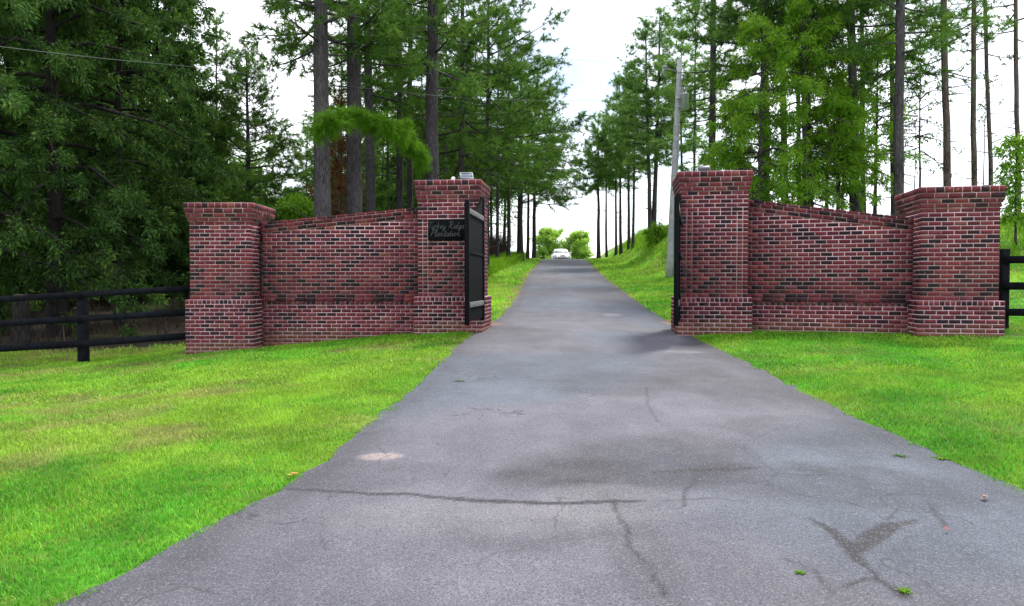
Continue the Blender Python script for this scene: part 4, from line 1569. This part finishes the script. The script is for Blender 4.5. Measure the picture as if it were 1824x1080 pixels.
# bright feathery tree behind the right wall
FG = "feathery light green trees behind the right wall"
for i, (px, d, H, cr_, lab) in enumerate([(1352, 21.8, 8.7, 1.7, "bright green feathery tree behind the right wall, left one of the tall pair"),
                                          (1432, 22.6, 8.9, 1.75, "bright green feathery tree behind the right wall, right one of the tall pair"),
                                          (1490, 23.5, 5.2, 1.3, "lower feathery tree filling the gap before the brownish pine trunk")]):
    broadleaf(base(px, d), H, .15, 2.3, cr_, 401 + i * 10, lab, leaf="leaf_lightgreen", nb=52, clumps=9, per=19, ll=.14, lw=.036, droop=.40, shape=.72, low=.10, name="feathery_tree", group=FG)
broadleaf(base(1318, 23.5), 6.6, .12, 2.6, 1.3, 402, "slim low feathery tree nearest the right gate pillar", leaf="leaf_lightgreen", nb=40, clumps=9, per=26, ll=.13, lw=.036, droop=.5, name="feathery_tree", group=FG)
broadleaf(base(1556, 26), 7.4, .13, 2.0, 1.5, 403, "thin light green sapling between the brownish and tall bare trunks", leaf="leaf_lightgreen", nb=40, clumps=7, per=11, ll=.14, lw=.045, droop=.3, name="sapling")
broadleaf(base(1640, 29), 8.6, .10, 3.0, 1.7, 408, "thin airy sapling between the tall bare pine and the far right pillar", leaf="leaf_mid", nb=30, clumps=5, per=9, ll=.14, lw=.045, droop=.25, name="sapling")
broadleaf(base(1500, 29), 9.5, .12, 3.4, 2.0, 409, "airy green tree behind the brownish pine trunk", leaf="leaf_mid", nb=32, clumps=6, per=10, ll=.15, lw=.05, droop=.3)
broadleaf(base(1470, 25), 6.0, .12, 1.6, 1.6, 404, "low green sapling leaning out of the bright tree toward the right", leaf="leaf_lightgreen", nb=30, clumps=8, per=16, ll=.15, lw=.05, droop=.3, name="sapling")
broadleaf(base(1808, 21), 3.3, .07, .8, .65, 405, "leafy bush at the right edge above the black fence", leaf="leaf_lightgreen", nb=26, clumps=6, per=10, ll=.13, lw=.06, droop=.2, name="bush", cat="bush")
broadleaf(base(1628, 27), 5.2, .05, 2.0, .9, 406, "thin bare sapling left of the far right pillar", leaf="twig_brown", nb=12, clumps=3, per=5, ll=.14, lw=.04, name="sapling")
broadleaf(base(1748, 29), 6.6, .06, 3.6, .7, 407, "wispy sapling between the bare pines above the far right pillar", leaf="leaf_mid", nb=10, clumps=3, per=5, ll=.14, lw=.04, name="sapling")
broadleaf(base(1172, 43), 1.0, .05, .1, .75, 1606, "leafy bush on the bank top left of the utility pole", leaf="leaf_lightgreen", nb=18, clumps=6, per=9, ll=.18, lw=.07, droop=.15, name="bush", cat="bush")
# understory and bushes
UB = [
    (540, 24, 3.6, .07, .2, 1.5, "leaf_lightgreen", "bright green bush behind the low end of the left wall"),
    (486, 27, 3.4, .07, .2, 1.7, "leaf_mid", "dull green bush behind the far left pillar's right side"),
    (700, 38, 5.0, .10, .6, 2.0, "leaf_mid", "green understory tree between the slim trunks left of the sign pillar"),
    (420, 26, 3.0, .07, .2, 1.6, "leaf_dark", "dark bush right above the far left pillar"),
    (812, 40, 4.6, .10, .4, 1.8, "leaf_mid", "green understory tree directly behind the floodlight"),
    (640, 42, 5.6, .10, .6, 2.2, "leaf_mid", "green understory tree glimpsed between the two thickest trunks"),
    (250, 27, 2.6, .06, .1, 1.7, "leaf_dark", "dark bush in the wood between the fence post and the far left pillar"),
    (318, 29, 3.0, .06, .1, 1.8, "leaf_dark", "dark bush in the wood tight beside the far left pillar"),
    (80, 28, 2.8, .06, .1, 1.9, "leaf_dark", "dark bush in the wood between the broken stump and the fence post"),
    (528, 40, 5.4, .12, 1.0, 1.8, "leaf_mid", "pale understory tree in the sky gap left of the first big trunk"),
]
for i, (px, d, H, dia, cs, cr_, lf, lab) in enumerate(UB):
    broadleaf(base(px, d), H, dia, cs, cr_, 500 + i, lab, leaf=lf, nb=34, clumps=8, per=16, ll=.17, lw=.08, droop=.2, name="bush", cat="bush", group="understory behind the left wall")
pine(base(602, 29), 7.6, .16, 1.2, 1.1, 80, 611, label="dead rusty brown pine between the first two big trunks", leaf="needle_dead", bark="bark_red", per=14, twigs=8, group=PG1)
for i, (px, d, H, cr_, lab) in enumerate([(978, 88, 4.6, 2.3, "haze-paled bush left of the white car"), (1030, 88, 4.2, 1.7, "haze-paled bush right of the white car")]):
    broadleaf(base(px, d), H, .12, .2, cr_, 620 + i, lab, leaf="leaf_hazed", nb=44, clumps=10, per=18, ll=.26, lw=.15, droop=.15, name="bush", cat="bush")
st = base(36, 16.2)
so = empty("tree_stump", st)
tag(so, "broken grey stump behind the left fence near the photo's edge", "stump")
m = MB(); m.tube([(0, 0, -.2), (0, 0, 0), (.01, 0, .4), (.0, .01, .9), (.01, 0, 1.12)], [.24, .21, .165, .155, .15], 12); m.build("trunk", M["bark_black"], so, True)
m = MB(); m.tube([(.01, 0, 1.12), (.01, 0, 1.15)], [.152, .12], 12); m.build("cut_top", M["bark_red"], so)


# far wood behind everything on the left: reads as one mass
def far_wood():
    rng = np.random.default_rng(900)
    mb = MB()
    Cs, Ds = [], []
    for i in range(330):
        d = rng.uniform(44, 95)
        px = rng.uniform(-260, 905)
        x = (px - 912) / F * d
        if x > left(d) - 3.2:
            continue
        zg = gz(x, d)
        H = rng.uniform(8, 15) if px > 560 else (rng.uniform(7, 11) if px > 330 else rng.uniform(10, 18))
        if 470 < px < 570:
            H *= .55
        mb.tube([(x, d, zg - .3), (x + rng.normal(0, .2), d, zg + H * .9)], [rng.uniform(.09, .18), .04], 6, 0, False)
        for k in range(int(22 * H / 8)):
            f = rng.uniform(.30 if px > 345 else .02, 1) ** (.8 if px > 345 else 1.1)
            r = 2.2 * (1.1 - f) + .4
            a = rng.uniform(0, 6.283)
            q = rng.uniform(.2, 1) * r
            Cs.append((x + math.cos(a) * q, d + math.sin(a) * q, zg + f * H))
            Ds.append((math.cos(a), math.sin(a), rng.normal(0.1, .3)))
    tufts(mb, Cs, Ds, rng, 26, .75, .10, .5, 1, .1, True)
    o = mb.build("far_wood", [M["bark_dark"], M["needle_mid"]])
    tag(o, "hazy mass of far trees behind the left trunks", "woods", kind="stuff")


far_wood()


def brush(name, spots, mat, label, cat, h, per, wid, seed):
    """uncountable weeds or brush: upright blades"""
    rng = np.random.default_rng(seed)
    P_ = np.array(spots)
    n = len(P_)
    c = np.repeat(P_, per, 0) + rng.normal(0, .10, (n * per, 3)) * (1, 1, 0)
    d = np.c_[rng.normal(0, .28, (n * per, 2)), np.ones(n * per)]
    L = h * rng.uniform(.4, 1.15, (n * per, 1))
    s = np.c_[rng.normal(0, 1, (n * per, 2)), np.zeros(n * per)]
    s /= np.linalg.norm(s, axis=1)[:, None]
    w = wid * rng.uniform(.6, 1.3, (n * per, 1)) / 2
    mid = c + d * L * .55
    tip = c + d * L + np.c_[d[:, :2] * .6, -.12 * np.ones(n * per)] * L
    V = np.stack([c - s * w, c + s * w, mid + s * w * .8, mid - s * w * .8, tip], 1).reshape(-1, 3)
    b = np.arange(n * per)[:, None] * 5
    mb = MB()
    mb.add(V, [b + np.array([[0, 1, 2, 3]]), b + np.array([[3, 2, 4]])])
    o = mb.build(name, mat)
    tag(o, label, cat, kind="stuff")


rng0 = np.random.default_rng(31)
sp = []
for i in range(1500):
    y = rng0.uniform(27, 66)
    dl = rng0.uniform(1.7, 3.6) - (y - 27) * .012
    x = left(y) - dl
    sp.append((x, y, gz(x, y)))
brush("tall_weeds", sp, M["leaf_lightgreen"], "tall bright weeds along the edge of the left wood", "weeds", .75, 9, .035, 1)
sp = []
for i in range(3800):
    y = rng0.uniform(24, 70)
    dl = rng0.uniform(3.0, 9)
    x = left(y) - dl
    sp.append((x, y, gz(x, y)))
brush("dry_brush", sp, M["twig_brown"], "brown leafless brush inside the left wood", "brush", 2.5, 7, .024, 2)
sp = []
for i in range(1800):
    y = rng0.uniform(15.5, 32)
    x = rng0.uniform(-26, -3.5)
    if x > left(y) - 3.2:
        continue
    sp.append((x, y, gz(x, y)))
brush("forest_undergrowth", sp, M["twig_brown"], "dim brown undergrowth on the forest floor behind the left fence", "undergrowth", .55, 4, .016, 3)
sp = []
for i in range(3600):
    y = rng0.uniform(20, 62)
    dr = rng0.uniform(3.0, 16)
    x = right(y) + dr
    if fbm(x * .5, y * .4, 91, 3) < .38:
        continue
    sp.append((x, y, gz(x, y)))
brush("bank_grass", sp, M["leaf_lightgreen"], "long wild grass on the bank right of the road", "tall grass", .55, 7, .03, 4)


# ------------------------------------------------------------------ lawn
def blades(seed, bands):
    rng = np.random.default_rng(seed)
    mb = MB()
    for (y0, y1, x0, x1, dens, h, w) in bands:
        n = int((y1 - y0) * (x1 - x0) * dens)
        x, y = rng.uniform(x0, x1, n), rng.uniform(y0, y1, n)
        jl = .17 * (fbm(x * 5, y * 5, 66, 3) - .38)
        ok = ((x < left(y) + jl) | (x > right(y) - jl)) & (np.abs(x) < .80 * y + .9)
        x, y = x[ok], y[ok]
        straw, forest, dry, strip = lawn_fields(x, y)
        keep = rng.random(len(x)) > np.clip(straw * 1.2 + forest * 1.05 + strip * .8 + dry * .25, 0, 1)
        # nothing grows inside the masonry
        for c, yw in ((lo_c, Y_LO), (lg_c, Y_LG), (rg_c, Y_RG), (ro_c, Y_RO)):
            dx, dy = x - c[0], y - c[1]
            u = dx * math.cos(yw) + dy * math.sin(yw)
            v = -dx * math.sin(yw) + dy * math.cos(yw)
            keep &= ~((u > -.07) & (u < PW + .07) & (v > -.07) & (v < PW + .07))
        x, y, dry = x[keep], y[keep], dry[keep]
        n = len(x)
        rnd = rng.random(n)
        col = grass_colour(x, y, rnd)
        z = ground(x, y)
        tuft = .65 + .8 * fbm(x * 2.2, y * 2.2, 68, 3)
        H = h * tuft * rng.uniform(.45, 1.2, n)
        a = rng.uniform(0, 2 * math.pi, n)
        ln = rng.uniform(.3, 1.6, n) * H
        ddx, ddy = np.cos(a) * ln, np.sin(a) * ln
        sx, sy = -np.sin(a), np.cos(a)
        ww = w * rng.uniform(.6, 1.3, n) / 2
        b0 = np.stack([x - sx * ww, y - sy * ww, z - .01], 1)
        b1 = np.stack([x + sx * ww, y + sy * ww, z - .01], 1)
        m0 = np.stack([x + ddx * .35 + sx * ww * .8, y + ddy * .35 + sy * ww * .8, z + H * .6], 1)
        m1 = np.stack([x + ddx * .35 - sx * ww * .8, y + ddy * .35 - sy * ww * .8, z + H * .6], 1)
        t = np.stack([x + ddx, y + ddy, z + H], 1)
        V = np.stack([b0, b1, m0, m1, t], 1).reshape(-1, 3)
        b = np.arange(n)[:, None] * 5
        C = np.repeat(np.c_[col, np.ones(n)], 5, 0)
        mb.add(V, [b + np.array([[0, 1, 2, 3]]), b + np.array([[3, 2, 4]])], 0, C)
    o = mb.build("grass", M["grass_blade"])
    tag(o, "short mown lawn grass on both sides of the driveway", "grass", kind="stuff")


blades(5, [(2.2, 5, -4.6, -1.0, 9000, .027, .0040), (2.2, 5, 2.8, 5.4, 9000, .027, .0040), (5, 8, -7.2, -.9, 6000, .029, .0055), (5, 8, 2.7, 7.2, 6000, .029, .0055),
           (8, 14.8, -12.5, -.4, 2400, .036, .010), (8, 14.8, 2.6, 12, 2400, .036, .010), (14.8, 30, -12, 2, 380, .06, .018), (14.8, 30, 2.6, 16, 380, .06, .018),
           (30, 66, -6, 4, 130, .10, .035), (30, 66, 3.5, 22, 130, .10, .035)])


# ------------------------------------------------------------------ bits lying on the driveway
def road_pt(px, py):
    p = on_prof(px, py)
    t_ = (p[0] - left(p[1])) / (right(p[1]) - left(p[1]))
    return (p[0], p[1], float(prof(p[1])) + .013 + .02 * math.sin(math.pi * min(1, max(0, t_))))


def grass_tuft(px, py, s, label, col, seed, flatk=1.0):
    rng = np.random.default_rng(seed)
    mb = MB()
    n = 60
    a = rng.uniform(0, 6.283, n)
    r = rng.uniform(0, .4, n) * s
    b = np.stack([np.cos(a) * r, np.sin(a) * r, -.01 + 0 * a], 1)
    a2 = rng.uniform(0, 6.283, n)
    H = rng.uniform(.3, 1, n) * s * .55 * flatk
    t = b + np.stack([np.cos(a2) * s * .55, np.sin(a2) * s * .55, H], 1)
    sd = np.stack([-np.sin(a2), np.cos(a2), 0 * a2], 1) * .004
    md = (b + t) / 2 + np.stack([0 * a, 0 * a, H * .35], 1)
    V = np.stack([b - sd, b + sd, md + sd, md - sd, t], 1).reshape(-1, 3)
    k = np.arange(n)[:, None] * 5
    mb.add(V, [k + np.array([[0, 1, 2, 3]]), k + np.array([[3, 2, 4]])])
    o = mb.build("grass_tuft", M[col])
    o.location = road_pt(px, py)
    tag(o, label, "grass tuft", "tufts growing through the asphalt")


grass_tuft(1425, 1036, .036, "small green tuft in the asphalt left of the forked tar crack", "leaf_lightgreen", 1)
grass_tuft(1612, 1068, .04, "yellowish tuft at the foot of the forked tar crack", "leaf_lightgreen", 2)
grass_tuft(1603, 818, .07, "green tuft on the asphalt near the right lawn, left one", "leaf_mid", 3, .5)
grass_tuft(1677, 822, .09, "wider yellow green tuft touching the right edge of the asphalt", "leaf_lightgreen", 4, .5)
grass_tuft(820, 683, .10, "small green tuft on the asphalt near the left lawn", "leaf_mid", 5, .4)


def fallen_leaf(px, py, s, label, mat, seed):
    rng = np.random.default_rng(seed)
    mb = MB()
    for k in range(3):
        u = np.linspace(-1, 1, 9)
        w = np.sqrt(np.clip(1 - u ** 2, 0, 1)) * .45 * s
        a = rng.uniform(0, 6.283)
        cx, cy = rng.normal(0, s * .5, 2)
        up = np.stack([u * s, w, .012 + .35 * s * u ** 2 * .5 + 0 * u], 1)
        dn = np.stack([u * s, -w, .012 + .35 * s * u ** 2 * .3 + 0 * u], 1)
        V = np.vstack([up, dn])
        R2 = np.array([[math.cos(a), -math.sin(a), 0], [math.sin(a), math.cos(a), 0], [0, 0, 1]])
        V = V @ R2.T + (cx, cy, k * .006)
        i = np.arange(8)
        mb.add(V, np.stack([i, i + 1, i + 10, i + 9], 1))
    o = mb.build("fallen_leaf", mat)
    o.location = road_pt(px, py)
    tag(o, label, "leaf", "fallen leaves by the driveway")


LR = plain("red_leaf", (.30, .035, .045), .7, var=.3, scale=40)
LB = plain("brown_leaf", (.17, .09, .065), .7, var=.3, scale=40)
LO = plain("orange_leaf", (.42, .19, .03), .7, var=.3, scale=40)
fallen_leaf(1684, 960, .011, "small red leaf on the asphalt right of the tar crack", LR, 1)
fallen_leaf(1752, 898, .022, "brown curled leaves on the asphalt near the right lawn", LB, 2)
fallen_leaf(527, 853, .024, "orange leaf at the left lawn's edge above the long crack", LO, 3)
